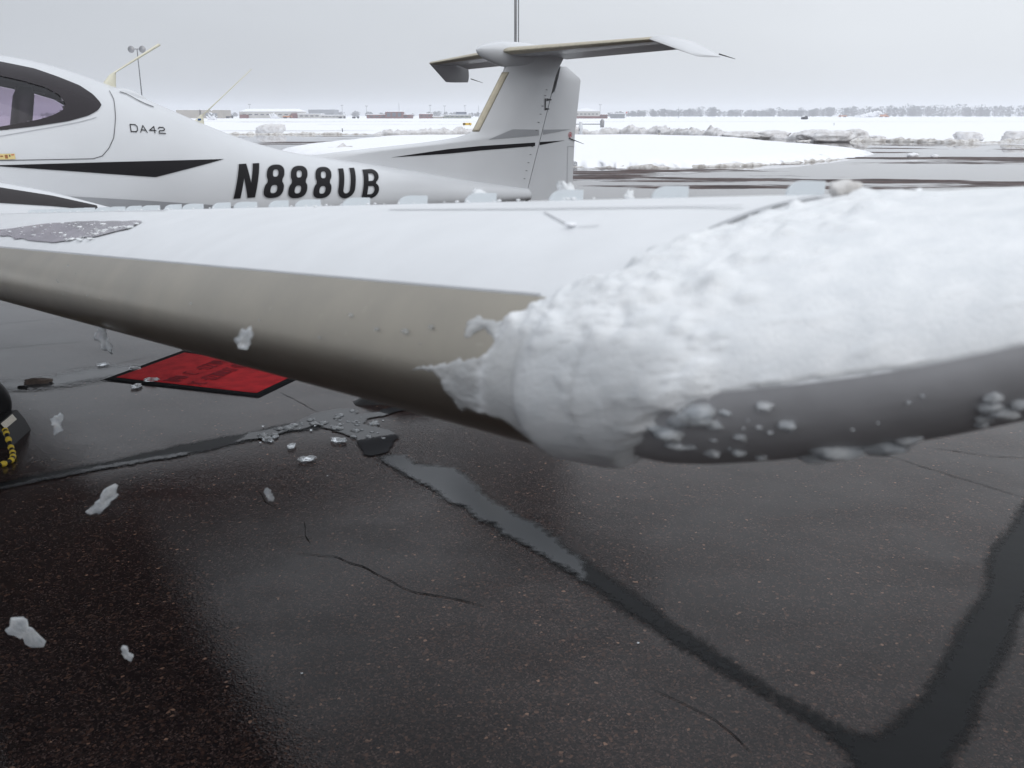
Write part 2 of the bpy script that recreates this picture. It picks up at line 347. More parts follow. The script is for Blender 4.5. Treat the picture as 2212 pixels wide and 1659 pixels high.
soft_sheet('puddle', smooth_poly([(-3.3, 6.02), (-2.9, 6.28), (-2.62, 6.55), (-2.9, 6.62), (-3.3, 6.3), (-3.6, 6.1)], 6, .03, 8), .0055, M['water2'], apron, .03, .16)

# ------------------------------------------------------------------ snow island, banks, chunks
def dome(name, outline, cx, cy, hgt, mat, label, cat, group=None, z0=.0, edge=1.2, lump=.05, ls=.35, kind=None):
    o_ = []; N = len(outline)
    o_ = smooth_poly(outline, 24, .0, 4); oj = smooth_poly(outline, 24, .22, 4)
    rings = [1.0, .994, .985, .97, .94, .9, .82, .7, .5, .25]
    v = []; n = len(o_)
    for r in rings:
        for (x, y), (xj, yj) in zip(o_, oj):
            if r > .98: x, y = xj, yj
            dx, dy = x - cx, y - cy; L = math.hypot(dx, dy); d = (1 - r) * L
            h = hgt * (1 - math.exp(-d / edge * 2.2))
            px, py = cx + dx * r, cy + dy * r
            h += (lump * .5 * fbm(px * ls, py * ls, 3) + .008 * fbm(px * 2.2, py * 2.2, 8)) * min(1, d / .5 + .15) if r < 1 else 0
            v.append((px, py, z0 + (max(h, .01) if r < 1 else -.01)))
    f = grid_faces(len(rings), n, True); v.append((cx, cy, z0 + hgt)); c = len(v) - 1
    f += [((len(rings) - 1) * n + j, (len(rings) - 1) * n + (j + 1) % n, c) for j in range(n)]
    o = mesh(name, v, f, mat, None, True, True); return tag(o, label, cat, group, kind)
ISL = [(-11.3, 47.8), (-6, 41), (-1, 36.2), (2.2, 34.0), (4.8, 33.3), (8.6, 35), (12.4, 38.6), (16.6, 44.6), (17.6, 50), (17.0, 60), (16.5, 72), (12, 79), (6, 80), (-4.8, 79), (-9.9, 76), (-11.4, 65), (-12.2, 55)]
dome('snow_covered_island', ISL, 3.5, 57, .30, M['snow'], 'smooth white snow-covered island between the wet taxiways behind the tail', 'snow island')

def chunk_mesh(name, sx, sy, sz, seed, mat, sub=3, rough=.28, freq=1.6, flat=True):
    b = bmesh.new(); bmesh.ops.create_icosphere(b, subdivisions=sub, radius=1)
    for w in b.verts:
        p = w.co.copy()
        s_ = 1 / max(abs(p.x) ** 3 + abs(p.y) ** 3 + abs(p.z) ** 3, 1e-6) ** (1 / 3)
        p = p * (.45 + .55 * s_)
        d = 1 + rough * noise.fractal(p * freq + Vector((seed * 7.1, seed * 3.3, seed)), 1.0, 2.0, 4)
        w.co = Vector((p.x * sx * d, p.y * sy * d, p.z * sz * d))
    me = bpy.data.meshes.new(name); b.to_mesh(me); b.free(); me.materials.append(mat); return me
CH = [((17.9, 75.5), 2.96, .58, 'rough dirty snow bank heap nearest the tail, broad and low', 0), ((20.6, 77.0), 3.13, .6, 'low rounded block of ploughed snow behind the long smooth one', 1), ((22.0, 66.3), 3.0, .76, 'long smooth grey block of ploughed snow lying at the wet taxiway edge', 2),
      ((22.9, 72.6), 2.77, .72, 'pale block of ploughed snow half hidden behind the long smooth block', 3), ((24.9, 70.0), 1.84, .80, 'upright grey block of ploughed snow at the right end of the long smooth block', 4), ((26.4, 69.7), 1.1, .36, 'small lump of ploughed snow sloping down right of the upright block', 5),
      ((33.8, 71.3), 2.04, .62, 'mottled snow block, left one of the two by the right edge', 6), ((34.9, 66.5), 1.8, .7, 'smooth tilted snow block nearest the right edge of the view', 7),
      ((-24.4, 97.5), 2.9, .95, 'single big grey snow block standing behind the antenna whip', 10)]
for (x, y), w, h, lab, sd in CH:
    o = link('snow_chunk', chunk_mesh('snow_chunk', w * .5, .75, h * .62, sd, M['berm'], 4, .22, 1.2 + .5 * (sd % 3)))
    o.location = (x, y, h * .40); o.rotation_euler = (0, R((sd * 37) % 9 - 4), R((sd * 53) % 16 - 8))
    tag(o, lab, 'snow block', 'blocks of ploughed snow along the taxiway')
def bank(path, w, h, seed, label, mat, amp=.45, group='ploughed snow banks'):
    rnd = random.Random(seed); pts = []
    P_ = [Vector(p) for p in path]
    for a, b in zip(P_, P_[1:]):
        n = max(2, int((b - a).length / .16)); pts += [a.lerp(b, i / n) for i in range(n)]
    pts.append(P_[-1]); v = []; nc = 15
    for i, p in enumerate(pts):
        d = (pts[min(i + 1, len(pts) - 1)] - pts[max(0, i - 1)]).normalized(); nr = Vector((-d.y, d.x))
        e = min(1, min(i, len(pts) - 1 - i) / 8 + .05)
        hh = h * e * (.62 + .75 * max(-.55, fbm(p.x * .55, p.y * .55, seed)))
        for j in range(nc):
            t = math.pi * j / (nc - 1); q_ = p + nr * (math.cos(t) * w * (.75 + .3 * n3(p.x * .7, p.y * .7, seed + 3)))
            z = max(0, math.sin(t)) ** .8 * hh
            k = noise.fractal(Vector((q_.x * 2.4, q_.y * 2.4, z * 3 + seed)), .9, 2.1, 5) * amp * h * (math.sin(t) + .12) * e
            v.append((q_.x + d.x * k * .5, q_.y + d.y * k * .5 - k * .4, max(-.02, z + k * .8) if 0 < j < nc - 1 else -.03))
    o = mesh('snow_bank', v, grid_faces(len(pts), nc), mat, None, True, True)
    return tag(o, label, 'snow bank', group)
bank([(-13.5, 93.2), (-9.5, 92.5), (-5, 93.5), (1.5, 94)], .9, .62, 1, 'lumpy grey snow bank left of the tail fin, in front of far red buildings', M['berm'])
bank([(3.5, 95), (7.5, 96.5), (11, 96), (14, 93), (16.4, 88), (18.5, 82)], .95, .78, 2, 'long lumpy grey snow bank just right of the rudder, behind the white island', M['berm'])
bank([(18.3, 82), (19.6, 78.5), (21.5, 76), (24, 71.5)], .8, .55, 3, 'crumbled snow bank running into the ploughed blocks', M['berm'])
bank([(20.3, 68.8), (23.5, 68.2), (26.5, 68.0), (30, 64.5), (33, 63.6), (36.5, 61)], .55, .30, 4, 'low crumbly white snow edge under the ploughed blocks on the right', M['slush'], .7)
bank([(-34, 92.8), (-27, 92.8), (-22, 93.0), (-13.5, 93.4)], .5, .22, 6, 'thin low snow edge along the far side of the taxiway on the left', M['slush'], .6)
bank([(-9.6, 45.6), (-8.8, 46.2), (-8.1, 46.8), (-7.3, 46.0)], .5, .42, 7, 'grey heap of ploughed snow at the island corner above the tail boom', M['berm'], .8)
bank([(-8.0, 48.4), (-7.4, 48.2), (-6.7, 47.4)], .35, .60, 8, 'taller pointed heap of ploughed snow right of the grey heap', M['berm'], .7)
bank([(1.0, 34.6), (4.8, 33.15), (8.6, 34.85), (12.4, 38.45), (14.2, 40.8)], .16, .10, 9, 'brown dirty slush line along the near edge of the white snow island', M['slush'], 1.1, 'slush lines')
for i, (x, y, r, lab) in enumerate([(8.5, 21.5, .11, 'larger brown lump of slush lying in the wide puddle'), (5.6, 20.7, .07, 'small dark lump of slush left of the larger one in the puddle'), (10.4, 22.3, .06, 'tiny dark lump of slush, first one right of the larger lump'), (11.2, 22.4, .06, 'tiny dark lump of slush, second one right of the larger lump'), (17.8, 42.5, .16, 'small white snow lump off the point of the snow island'), (18.7, 42.3, .10, 'tiny white snow lump farthest off the point of the snow island')]):
    o = link('slush_lump', chunk_mesh('slush_lump', r * 1.5, r, r * .8, 20 + i, M['slush'] if i < 4 else M['snow'], 3, .4, 2)); o.location = (x, y, r * .3)
    tag(o, lab, 'slush lump', 'lumps on the far apron')

# ------------------------------------------------------------------ the aircraft (local axes: x aft, y starboard, z up)
plane = empty('airplane', (-.1, 8.5, 0), R(37))
tag(plane, 'white twin-engine light airplane with black registration letters and T-tail, parked on wet asphalt', 'airplane')
def L(s, p, z): return (s, -p, z)
TOP = [(-7.6, 1.22), (-7.3, 1.33), (-6.8, 1.42), (-6.2, 1.50), (-5.9, 1.56), (-5.5, 1.80), (-5.1, 2.02), (-4.7, 2.13), (-4.3, 2.165), (-3.95, 2.15), (-3.73, 2.12), (-3.57, 2.08), (-3.41, 2.03), (-3.27, 1.975), (-3.07, 1.905), (-2.86, 1.81), (-2.64, 1.715), (-2.37, 1.61), (-2.09, 1.53), (-1.87, 1.485), (-1.31, 1.405), (-.87, 1.33), (-.41, 1.245), (.04, 1.18), (.3, 1.14)]
BOT = [(-7.6, 1.08), (-7.3, .92), (-6.8, .8), (-6, .74), (-5, .71), (-4.2, .73), (-3.5, .78), (-2.5, .87), (-1.5, .95), (-.5, 1.0), (.3, 1.03)]
WID = [(-7.6, .07), (-7.4, .2), (-7, .34), (-6.5, .45), (-5.5, .58), (-4.7, .62), (-4, .60), (-3.5, .545), (-3, .475), (-2.5, .405), (-2, .34), (-1.5, .282), (-1, .228), (-.5, .175), (0, .122), (.3, .09)]
_c = {}
def sm(tab, s):
    return sum(lerp(tab, s + d) * w for d, w in ((-.16, .1), (-.08, .2), (0, .4), (.08, .2), (.16, .1)))
def sect(s):
    k = round(s, 3)
    if k not in _c: t, b, w = sm(TOP, s), sm(BOT, s), sm(WID, s); _c[k] = (t, b, w, b + (t - b) * .42)
    return _c[k]
NE = 2.15
def psurf(s, z):
    t, b, w, zc = sect(s)
    r = (z - zc) / (t - zc) if z > zc else (zc - z) / (zc - b)
    return w * max(0., 1 - r ** NE) ** (1 / NE) if r < 1 else 0.
def side(s, z, off=.004, sg=1):
    t = sect(s)[0]; z = min(z, t - .004)
    e = .006; p = psurf(s, z); dz = (psurf(s, min(z + e, t - .001)) - psurf(s, z - e)) / (2 * e); ds = (psurf(s + e, z) - psurf(s - e, z)) / (2 * e)
    n = Vector((-ds, 1, -dz)).normalized() * off
    return L(s + n.x, sg * (p + n.y), z + n.z)
W_TOP = [(-4.95, 2.02), (-4.7, 2.075), (-4.4, 2.11), (-4.07, 2.108), (-3.931, 2.089), (-3.75, 2.054), (-3.631, 2.01), (-3.51, 1.958), (-3.444, 1.904), (-3.419, 1.862), (-3.414, 1.845)]
W_BOT = [(-4.95, 1.66), (-4.6, 1.66), (-4.18, 1.682), (-4.034, 1.695), (-3.845, 1.715), (-3.644, 1.744), (-3.513, 1.777), (-3.448, 1.807), (-3.42, 1.832), (-3.414, 1.840)]
G_TOP = [(-4.87, 1.95), (-4.6, 2.02), (-4.3, 2.045), (-4.1, 2.033), (-3.962, 2.003), (-3.845, 1.977), (-3.726, 1.94), (-3.658, 1.897), (-3.637, 1.85)]
G_BOT = [(-4.87, 1.70), (-4.5, 1.685), (-4.178, 1.697), (-4.03, 1.715), (-3.968, 1.725), (-3.799, 1.757), (-3.715, 1.783), (-3.655, 1.813), (-3.637, 1.845)]
def in_glass(s, z, m=0.):
    if not (-4.87 - m < s < -3.637 + m): return False
    s2 = max(-4.869, min(-3.638, s)); return lerp(G_BOT, s2) - m < z < lerp(G_TOP, s2) + m
def shell(name, off, mat, s0, s1, ns, na, parent, margin):
    S = linspace(s0, s1, ns); v = []; f = []
    for s in S:
        t, b, w, zc = sect(s)
        for j in range(na):
            a = 2 * math.pi * j / na; c, d = math.cos(a), math.sin(a)
            p = (w - off) * math.copysign(abs(c) ** (2 / NE), c); h = (t - zc if d > 0 else zc - b) - off
            v.append(L(s, p, zc + h * math.copysign(abs(d) ** (2 / NE), d)))
    for q_ in grid_faces(ns, na, True):
        s = sum(v[i][0] for i in q_) / 4; z = sum(v[i][2] for i in q_) / 4
        y_ = sum(v[i][1] for i in q_)
        if not in_glass(s - (.2 if y_ > 0 else 0), z + (.06 if y_ > 0 else 0), margin): f.append(q_)
    n = len(v)
    for base, s in ((0, s0), ((ns - 1) * na, s1)):
        f.append(tuple(base + j for j in range(na)))
    return mesh(name, v, f, mat, parent, True, False)
fus = shell('fuselage', 0, M['paint'], -7.6, .28, 420, 160, plane, .010)
shell('cabin_liner', .03, M['liner'], -6.2, -3.15, 160, 120, fus, .012)
def patch(name, top, bot, s0, s1, ns, nz, mat, parent, off=.004, sg=1, fn=None):
    fn = fn or side; v = []
    for s in linspace(s0, s1, ns):
        a, b = lerp(bot, s), lerp(top, s)
        for z in linspace(a, max(b, a + .0008), nz): v.append(fn(s, z, off, sg))
    return mesh(name, v, grid_faces(ns, nz), mat, parent, True, True)
def loop_band(name, outer, inner, mat, parent, off, sg):
    v = []; n = len(outer); m = 7
    for (a, b) in zip(outer, inner):
        for k in range(m):
            t = k / (m - 1); v.append(side(a[0] + (b[0] - a[0]) * t, a[1] + (b[1] - a[1]) * t, off, sg))
    return mesh(name, v, grid_faces(n, m) + [((n - 1) * m + k, (n - 1) * m + k + 1, k + 1, k) for k in range(m - 1)], mat, parent, True, True)
def resample(poly, n):
    d = [0]
    for a, b in zip(poly, poly[1:] + poly[:1]): d.append(d[-1] + math.dist(a, b))
    P_ = poly + poly[:1]; out = []
    for i in range(n):
        t = d[-1] * i / n; k = max(j for j in range(len(d) - 1) if d[j] <= t); u = (t - d[k]) / (d[k + 1] - d[k]); out.append((P_[k][0] + (P_[k + 1][0] - P_[k][0]) * u, P_[k][1] + (P_[k + 1][1] - P_[k][1]) * u))
    return out
outer = W_TOP + W_BOT[::-1]; inner = G_TOP + G_BOT[::-1]
def dense(top, bot, n=60):
    a = resample(top + [top[-1]], 3) and None
    return a
def half(line, n):
    d = [0]
    for a, b in zip(line, line[1:]): d.append(d[-1] + math.dist(a, b))
    out = []
    for i in range(n):
        t = d[-1] * i / (n - 1); k = 0
        while k < len(d) - 2 and d[k + 1] < t: k += 1
        u = (t - d[k]) / (d[k + 1] - d[k]); out.append((line[k][0] + (line[k + 1][0] - line[k][0]) * u, line[k][1] + (line[k + 1][1] - line[k][1]) * u))
    return out
oo = half(W_TOP, 90) + half(W_BOT, 90)[::-1]; ii = half(G_TOP, 90) + half(G_BOT, 90)[::-1]
for sg in (1, -1):
    sh = lambda l: l if sg > 0 else [(a + .2, b - .06) for a, b in l]
    loop_band('window_surround', sh(oo), sh(ii), M['surround'], fus, .005, sg)
    patch('window_glass', sh(G_TOP), sh(G_BOT), -4.87 + (0 if sg > 0 else .2), -3.638 + (0 if sg > 0 else .2), 60, 16, M['glass'], fus, .001, sg)
    patch('windshield', [(-6.0, 1.50), (-5.5, 1.76), (-5.1, 1.97), (-5.02, 1.985)], [(-6.0, 1.49), (-5.5, 1.62), (-5.1, 1.63), (-5.02, 1.64)], -5.98, -5.03, 40, 14, M['surround'], fus, .005, sg)
    patch('stripe', [(-6.2, 1.49), (-4.211, 1.5005), (-3.43, 1.497), (-2.65, 1.488)], [(-6.2, 1.40), (-5.2, 1.45), (-4.211, 1.4995), (-4.069, 1.493), (-3.635, 1.446), (-3.158, 1.392), (-2.65, 1.4875)], -4.211, -2.65, 150, 8, M['black'], fus, .005, sg)
    patch('belly_stripe', [(-3.95, 1.325), (-3.801, 1.312), (-3.284, 1.253), (-2.761, 1.187), (-2.281, 1.126), (-1.7, 1.06)], [(-3.95, 1.324), (-3.6, 1.15), (-2.8, 1.05), (-1.7, 1.02)], -3.95, -1.7, 60, 8, M['stripegrey'], fus, .005, sg)
def line_on(name, pts, w, mat, off=.005, parent=None, n=14):
    d = []
    for a, b in zip(pts, pts[1:]):
        for k in range(n): t = k / n; d.append(Vector((a[0] + (b[0] - a[0]) * t, a[1] + (b[1] - a[1]) * t)))
    d.append(Vector(pts[-1])); v = []
    for i, p in enumerate(d):
        t = (d[min(i + 1, len(d) - 1)] - d[max(0, i - 1)]).normalized(); nr = Vector((-t.y, t.x)) * w / 2
        v += [side(p.x - nr.x, p.y - nr.y, off), side(p.x + nr.x, p.y + nr.y, off)]
    return mesh(name, v, [(2 * i, 2 * i + 2, 2 * i + 3, 2 * i + 1) for i in range(len(d) - 1)], mat, parent or fus, False, True)
line_on('door_gap', [(-3.32, 1.93), (-3.317, 1.877), (-3.345, 1.766), (-3.388, 1.642), (-3.43, 1.581), (-3.48, 1.535), (-3.538, 1.52), (-3.811, 1.523), (-4.064, 1.526), (-4.6, 1.53), (-5.0, 1.55)], .0042, M['seam'])
line_on('door_crease', [(-4.3, 1.63), (-4.04, 1.662), (-3.778, 1.705), (-3.579, 1.739), (-3.467, 1.766)], .004, M['lightseam'])

# lettering: outlines filled, cut into small faces and laid on the fuselage side
def lobes(y, L_):
    m = 0
    for cy, hh, hw, n in L_:
        r = abs(y - cy) / hh
        if r < 1: m = max(m, hw * (1 - r ** n) ** (1 / n))
    return m
def ell(cx, cy, hw, hh, n=2.6, k=26):
    out = []
    for i in range(k):
        a = 2 * math.pi * i / k; c, d = math.cos(a), math.sin(a)
        out.append((cx + hw * math.copysign(abs(c) ** (2 / n), c), cy + hh * math.copysign(abs(d) ** (2 / n), d)))
    return out
def glyph(ch):
    if ch == 'N': return [[(0, 0), (.20, 0), (.20, .58), (.41, 0), (.63, 0), (.63, 1), (.43, 1), (.43, .44), (.22, 1), (0, 1)]]
    if ch == 'U':
        o = [(0, 1), (0, .3)] + [(.31 - .31 * math.cos(t), .3 - .3 * math.sin(t)) for t in linspace(.15, math.pi - .15, 12)] + [(.62, .3), (.62, 1), (.43, 1), (.43, .3)]
        o += [(.31 + .12 * math.cos(t), .28 - .12 * math.sin(t)) for t in linspace(.15, math.pi - .15, 8)] + [(.19, .3), (.19, 1)]
        return [o]
    if ch == 'B':
        o = [(0, 0), (.36, 0)] + [(.36 + .27 * math.sin(t), .27 - .27 * math.cos(t)) for t in linspace(.2, 2.7, 10)] + [(.50, .53)]
        o += [(.34 + .26 * math.sin(t), .76 - .24 * math.cos(t)) for t in linspace(.6, 2.95, 10)] + [(.34, 1), (0, 1)]
        return [o, [(.19, .14)] + [(.34 + .11 * math.sin(t), .285 - .145 * math.cos(t)) for t in linspace(.1, 3.04, 8)] + [(.19, .43)], [(.19, .60)] + [(.32 + .10 * math.sin(t), .73 - .13 * math.cos(t)) for t in linspace(.1, 3.04, 8)] + [(.19, .86)]]
    if ch == '8':
        Ls = [(.27, .27, .31, 2.5), (.75, .25, .285, 2.5)]
        ys = [.5 - .5 * math.cos(t) for t in linspace(0, math.pi, 40)]
        hw = [max(lobes(y, Ls), .235 if .4 < y < .66 else 0) for y in ys]
        o = [(.31 + h, y) for h, y in zip(hw, ys)] + [(.31 - h, y) for h, y in zip(hw, ys)][::-1][1:-1]
        return [o, ell(.31, .27, .105, .125), ell(.31, .75, .09, .11)]
def letter(name, ch, s0, z0, h, wsc, shear, mat, off, grow=0., parent=None):
    polys = glyph(ch); b = bmesh.new()
    if grow:
        np_ = []
        for pi, pl in enumerate(polys):
            A2 = sum(a[0] * c[1] - c[0] * a[1] for a, c in zip(pl, pl[1:] + pl[:1])); sgn = (1 if A2 > 0 else -1) * (1 if pi == 0 else -1); o_ = []
            for i, p in enumerate(pl):
                a, c = Vector(pl[i - 1]), Vector(pl[(i + 1) % len(pl)]); t = c - a
                if t.length < 1e-6: t = Vector((1, 0))
                t.normalize(); o_.append((p[0] + t.y * grow * sgn, p[1] - t.x * grow * sgn))
            np_.append(o_)
        polys = np_
    allp = [p for pl in polys for p in pl]
    vs = [b.verts.new((x, y, 0)) for x, y in allp]
    for t in tessellate_polygon([[Vector((x, y, 0)) for x, y in pl] for pl in polys]):
        if len(set(t)) == 3:
            try: b.faces.new([vs[i] for i in t])
            except ValueError: pass
    for y in linspace(-.05, 1.05, 23): bmesh.ops.bisect_plane(b, geom=b.verts[:] + b.edges[:] + b.faces[:], plane_co=(0, y, 0), plane_no=(0, 1, 0))
    for x in linspace(.05, .6, 6): bmesh.ops.bisect_plane(b, geom=b.verts[:] + b.edges[:] + b.faces[:], plane_co=(x, 0, 0), plane_no=(1, 0, 0))
    for w in b.verts:
        x, y = w.co.x, w.co.y; w.co = side(s0 + (x * wsc + y * shear) * h, z0 + y * h, off)
    bmesh.ops.recalc_face_normals(b, faces=b.faces)
    me = bpy.data.meshes.new(name); b.to_mesh(me); b.free(); me.materials.append(mat)
    o = bpy.data.objects.new(name, me); col.objects.link(o); o.parent = parent or fus; return o
reg = 'N888UB'; s = -2.60
for k, ch in enumerate(reg):
    t = k / 5; zb = 1.222 - .064 * t; h = .228 - .018 * t
    ss = [-2.625, -2.405, -2.207, -1.997, -1.783, -1.560][k]
    letter('registration_letter_outline', ch, ss, zb, h, 1.15, .36, M['silver'], .0035, .026)
    letter('registration_letter', ch, ss, zb, h, 1.15, .36, M['black'], .006)
def stroke(name, polys, s0, z0, hx, hy, tilt, w, mat):
    v = []; f = []; k = 0
    for pl in polys:
        for a, b in zip(pl, pl[1:]):
            A_, B_ = [Vector((s0 + p[0] * hx + p[1] * .1 * hy, z0 + p[1] * hy + tilt * p[0] * hx)) for p in (a, b)]
            d = (B_ - A_).normalized(); nr = Vector((-d.y, d.x)) * w / 2; A_ -= d * w * .4; B_ += d * w * .4
            n = len(v)
            for t in (0, .5, 1):
                p = A_.lerp(B_, t); v += [side(p.x - nr.x, p.y - nr.y, .005 + .0004 * k), side(p.x + nr.x, p.y + nr.y, .005 + .0004 * k)]
            f += [(n, n + 2, n + 3, n + 1), (n + 2, n + 4, n + 5, n + 3)]; k += 1
    return mesh(name, v, f, mat, fus, False, True)
D4 = [[[(0, 0), (0, 1), (.75, 1), (1, .75), (1, .25), (.75, 0), (0, 0)]], [[(0, 0), (.5, 1), (1, 0)], [(.22, .33), (.78, .33)]], [[(.78, 0), (.78, 1), (0, .38), (1, .38)]], [[(0, .75), (.2, 1), (.8, 1), (1, .75), (.85, .5), (.15, .42), (0, .2), (0, 0), (1, 0)]]]
for k, gph in enumerate(D4):
    stroke('type_lettering', gph, -3.266 + .0625 * k, 1.678 - .0045 * k, .044, .044 - .002 * k, -.06, .0056, M['black'])

# placard by the door
patch('placard', [(-4.2, 1.562), (-3.979, 1.563)], [(-4.2, 1.530), (-3.979, 1.531)], -4.12, -3.98, 12, 4, M['yellowpl'], fus, .005)
for a, b, c, d, m in ((-4.06, -4.045, 1.545, 1.553, 'brown'), (-4.035, -4.02, 1.536, 1.556, 'brown'), (-4.012, -4.006, 1.545, 1.556, 'darkmetal'), (-4.000, -3.985, 1.553, 1.558, 'red')):
    patch('placard_print', [(a, d), (b, d)], [(a, c), (b, c)], a, b, 4, 3, M[m], fus, .0065)
# antennas and scoop
def blade(name, base0, base1, mid, tip, w0, w1, mat, parent):
    (a0, z0), (a1, z1) = base0, base1; m0, m1 = mid; (t0, t1) = tip; v = []
    rows = [((a0, z0 - .03), (a1, z1 - .03), w0), (m0, m1, w0 * .55), (t0, t1, w1)]
    ss = []
    for i in range(2):
        for k in range(6 if i == 0 else 7):
            t = k / 6; A_, B_, wa = rows[i]; C_, D_, wb = rows[i + 1]; e = t ** 1.5 if i == 0 else t
            ss.append((Vector(A_).lerp(Vector(C_), t), Vector(B_).lerp(Vector(D_), t ** (.6 if i == 0 else 1)), wa + (wb - wa) * t))
    n = 10
    for A_, B_, w in ss:
        for j in range(n):
            a = 2 * math.pi * j / n; c = (A_ + B_) / 2 + (B_ - A_) / 2 * math.cos(a); v.append(L(c.x, w * math.sin(a), c.y))
    return mesh(name, v, grid_faces(len(ss), n, True) + [tuple(range((len(ss) - 1) * n, len(ss) * n))], mat, parent, True, True)
blade('blade_antenna', (-3.318, 1.985), (-3.215, 1.945), ((-3.245, 2.04), (-3.200, 2.055)), ((-2.902, 2.252), (-2.885, 2.240)), .020, .008, M['cream'], fus)
blade('whip_antenna_base', (-2.735, 1.75), (-2.63, 1.70), ((-2.675, 1.765), (-2.635, 1.77)), ((-2.655, 1.785), (-2.635, 1.785)), .022, .012, M['cream'], fus)
MB().tube([L(-2.645, 0, 1.775), L(-2.5, 0, 1.895), L(-2.251, 0, 2.102)], [.005, .0035, .0025], 8).build('whip_antenna', M['cream'], fus, True)
patch('antenna_mark', [(-2.685, 1.758), (-2.662, 1.758)], [(-2.685, 1.745), (-2.662, 1.745)], -2.685, -2.662, 2, 2, simple('blue_mark', (.02, .07, .2), .4), fus, fn=lambda s, z, o, g: L(s, .0235, z))
v = []; nS = 26; nA = 14
for i in range(nS):
    t = i / (nS - 1); s = -3.25 + .22 * t; w = .055 * math.sin(math.pi * min(1, t * .9 + .1)) ** .6 * (1 - .2 * t); h = .034 * math.sin(math.pi * t) ** .7
    zt = lerp(TOP, s) - .012
    for j in range(nA):
        a = math.pi * j / (nA - 1); v.append(L(s, .10 + w * math.cos(a), zt - .02 - .01 * 0 + (h + .01) * math.sin(a)))
mesh('air_scoop', v, grid_faces(nS, nA), M['paint'], fus, True, True)
line_on('scoop_gap', [(-3.245, 1.924), (-3.2, 1.912), (-3.149, 1.876), (-3.10, 1.85), (-3.047, 1.830)], .006, M['seam'], .006)

# seats seen through the glass
def seat(s, p, zt):
    v = []; rows = 14; n = 20
    for i in range(rows):
        t = i / (rows - 1); z = zt - .75 + .75 * t
        hw = .16 + .04 * (1 - t) if t < .55 else .115 - .03 * ((t - .55) / .45) ** 2
        if t > .93: hw *= .86
        th = .055 if t < .95 else .035
        sx = s - .10 + .16 * t
        for j in range(n):
            a = 2 * math.pi * j / n; c, d = math.cos(a), math.sin(a)
            v.append(L(sx + th * math.copysign(abs(d) ** .6, d), p + hw * math.copysign(abs(c) ** .6, c), z))
    o = mesh('seat', v, grid_faces(rows, n, True) + [tuple(range((rows - 1) * n, rows * n))], M['seat'], plane, True, True)
    MB().box(s - .55, s - .02, -p - .22, -p + .22, zt - .85, zt - .68).build('seat_cushion', M['seat'], o)
    return o
seat(-3.86, .16, 1.955); seat(-4.85, .30, 1.80); seat(-4.85, -.30, 1.80)

# ---- fin, rudder
LE = [(.9, -1.95), (1.40, -1.95), (1.485, -1.80), (1.51, -1.50), (1.535, -1.15), (1.555, -.87), (1.585, -.55), (1.605, -.42), (1.64, -.305), (1.70, -.265), (2.15, .03), (2.34, .12)]
def hinge(z): return .24 + (z - 1.06) / (2.21 - 1.06) * .38
def fth(s, z):
    le, te = lerp(LE, z), hinge(z) + .02
    x = max(0., min(1., (s - le) / (te - le)))
    base = .062 - .014 * max(0, min(1, (z - 1.1) / 1.0)); fl = max(0, (z - 2.10) / .2) ** 1.6 * .075
    prof = min(1, (x * (te - le) / .30)) ** .5 if x * (te - le) < .30 else 1
    return (base + fl) * prof * (1 - .12 * x) + .002
def loft(rows, name, mat, parent, caps=True, smooth=True, sharp=None):
    n = len(rows[0]); v = [p for r in rows for p in r]; f = grid_faces(len(rows), n, True)
    if caps: f += [tuple(range(n)), tuple(range((len(rows) - 1) * n, len(rows) * n))]
    return mesh(name, v, f, mat, parent, smooth, True, sharp)
rows = []
for z in linspace(1.0, 2.33, 70):
    le, te = lerp(LE, z), hinge(z) - .006; X = [((1 - math.cos(math.pi * i / 30)) / 2) ** 1.2 for i in range(31)]
    up_ = [L(le + x * (te - le), fth(le + x * (te - le), z), z) for x in X]; dn = [L(le + x * (te - le), -fth(le + x * (te - le), z), z) for x in X[::-1]]
    rows.append(up_ + dn)
fin = loft(rows, 'tail_fin', M['paint'], plane, sharp=50)
def finp(s, z, off=.004, sg=1): return L(s, sg * (fth(s, z) + off), z)
rows = []
for z in linspace(1.645, 2.14, 24):
    le = lerp(LE, z); X = [0, .004, .012, .025, .04, .055]
    rows.append([L(le + x - .004, fth(le + x, z) + .003, z) for x in X[::-1]] + [L(le + x - .004, -fth(le + x, z) - .003, z) for x in X])
loft(rows, 'leading_edge_strip', M['tan_strip'], fin, True)
rh = lambda z: hinge(z) + .008
RT = [(1.04, .835), (1.09, .84), (1.61, .86), (2.10, .92), (2.205, .745)]
def rth(s, z):
    a, b = hinge(z), lerp(RT, z); x = max(0, min(1, (s - a) / (b - a))); return .046 * (1 - x) * (1 - .2 * (z - 1.05)) + .0025
rows = []
for z in linspace(1.03, 2.205, 50):
    a, b = rh(z) + (.03 if z > 1.98 else 0), lerp(RT, z)
    X = linspace(0, 1, 14)
    rows.append([L(a + x * (b - a), rth(a + x * (b - a), z), z) for x in X] + [L(a + x * (b - a), -rth(a + x * (b - a), z), z) for x in X[::-1]])
rud = loft(rows, 'rudder', M['paint'], plane, sharp=40)
def rudp(s, z, off=.003, sg=1): return L(s, sg * (rth(s, z) + off), z)
rows = []
for z in linspace(1.05, 2.2, 24): a = hinge(z) - .012; rows.append([L(a, .03, z), L(a + .03, .03, z), L(a + .03, -.03, z), L(a, -.03, z)])
loft(rows, 'hinge_gap', M['seam'], fin, True, False)
for z, s0, s1 in ((1.915, .475, .535), (1.835, .455, .51)):
    patch('hinge_notch', [(s0, z + .012), (s1, z + .004)], [(s0, z - .012), (s1, z - .004)], s0, s1, 3, 3, M['seam'], fin, fn=lambda s, z, o, g: finp(s, z, .004))
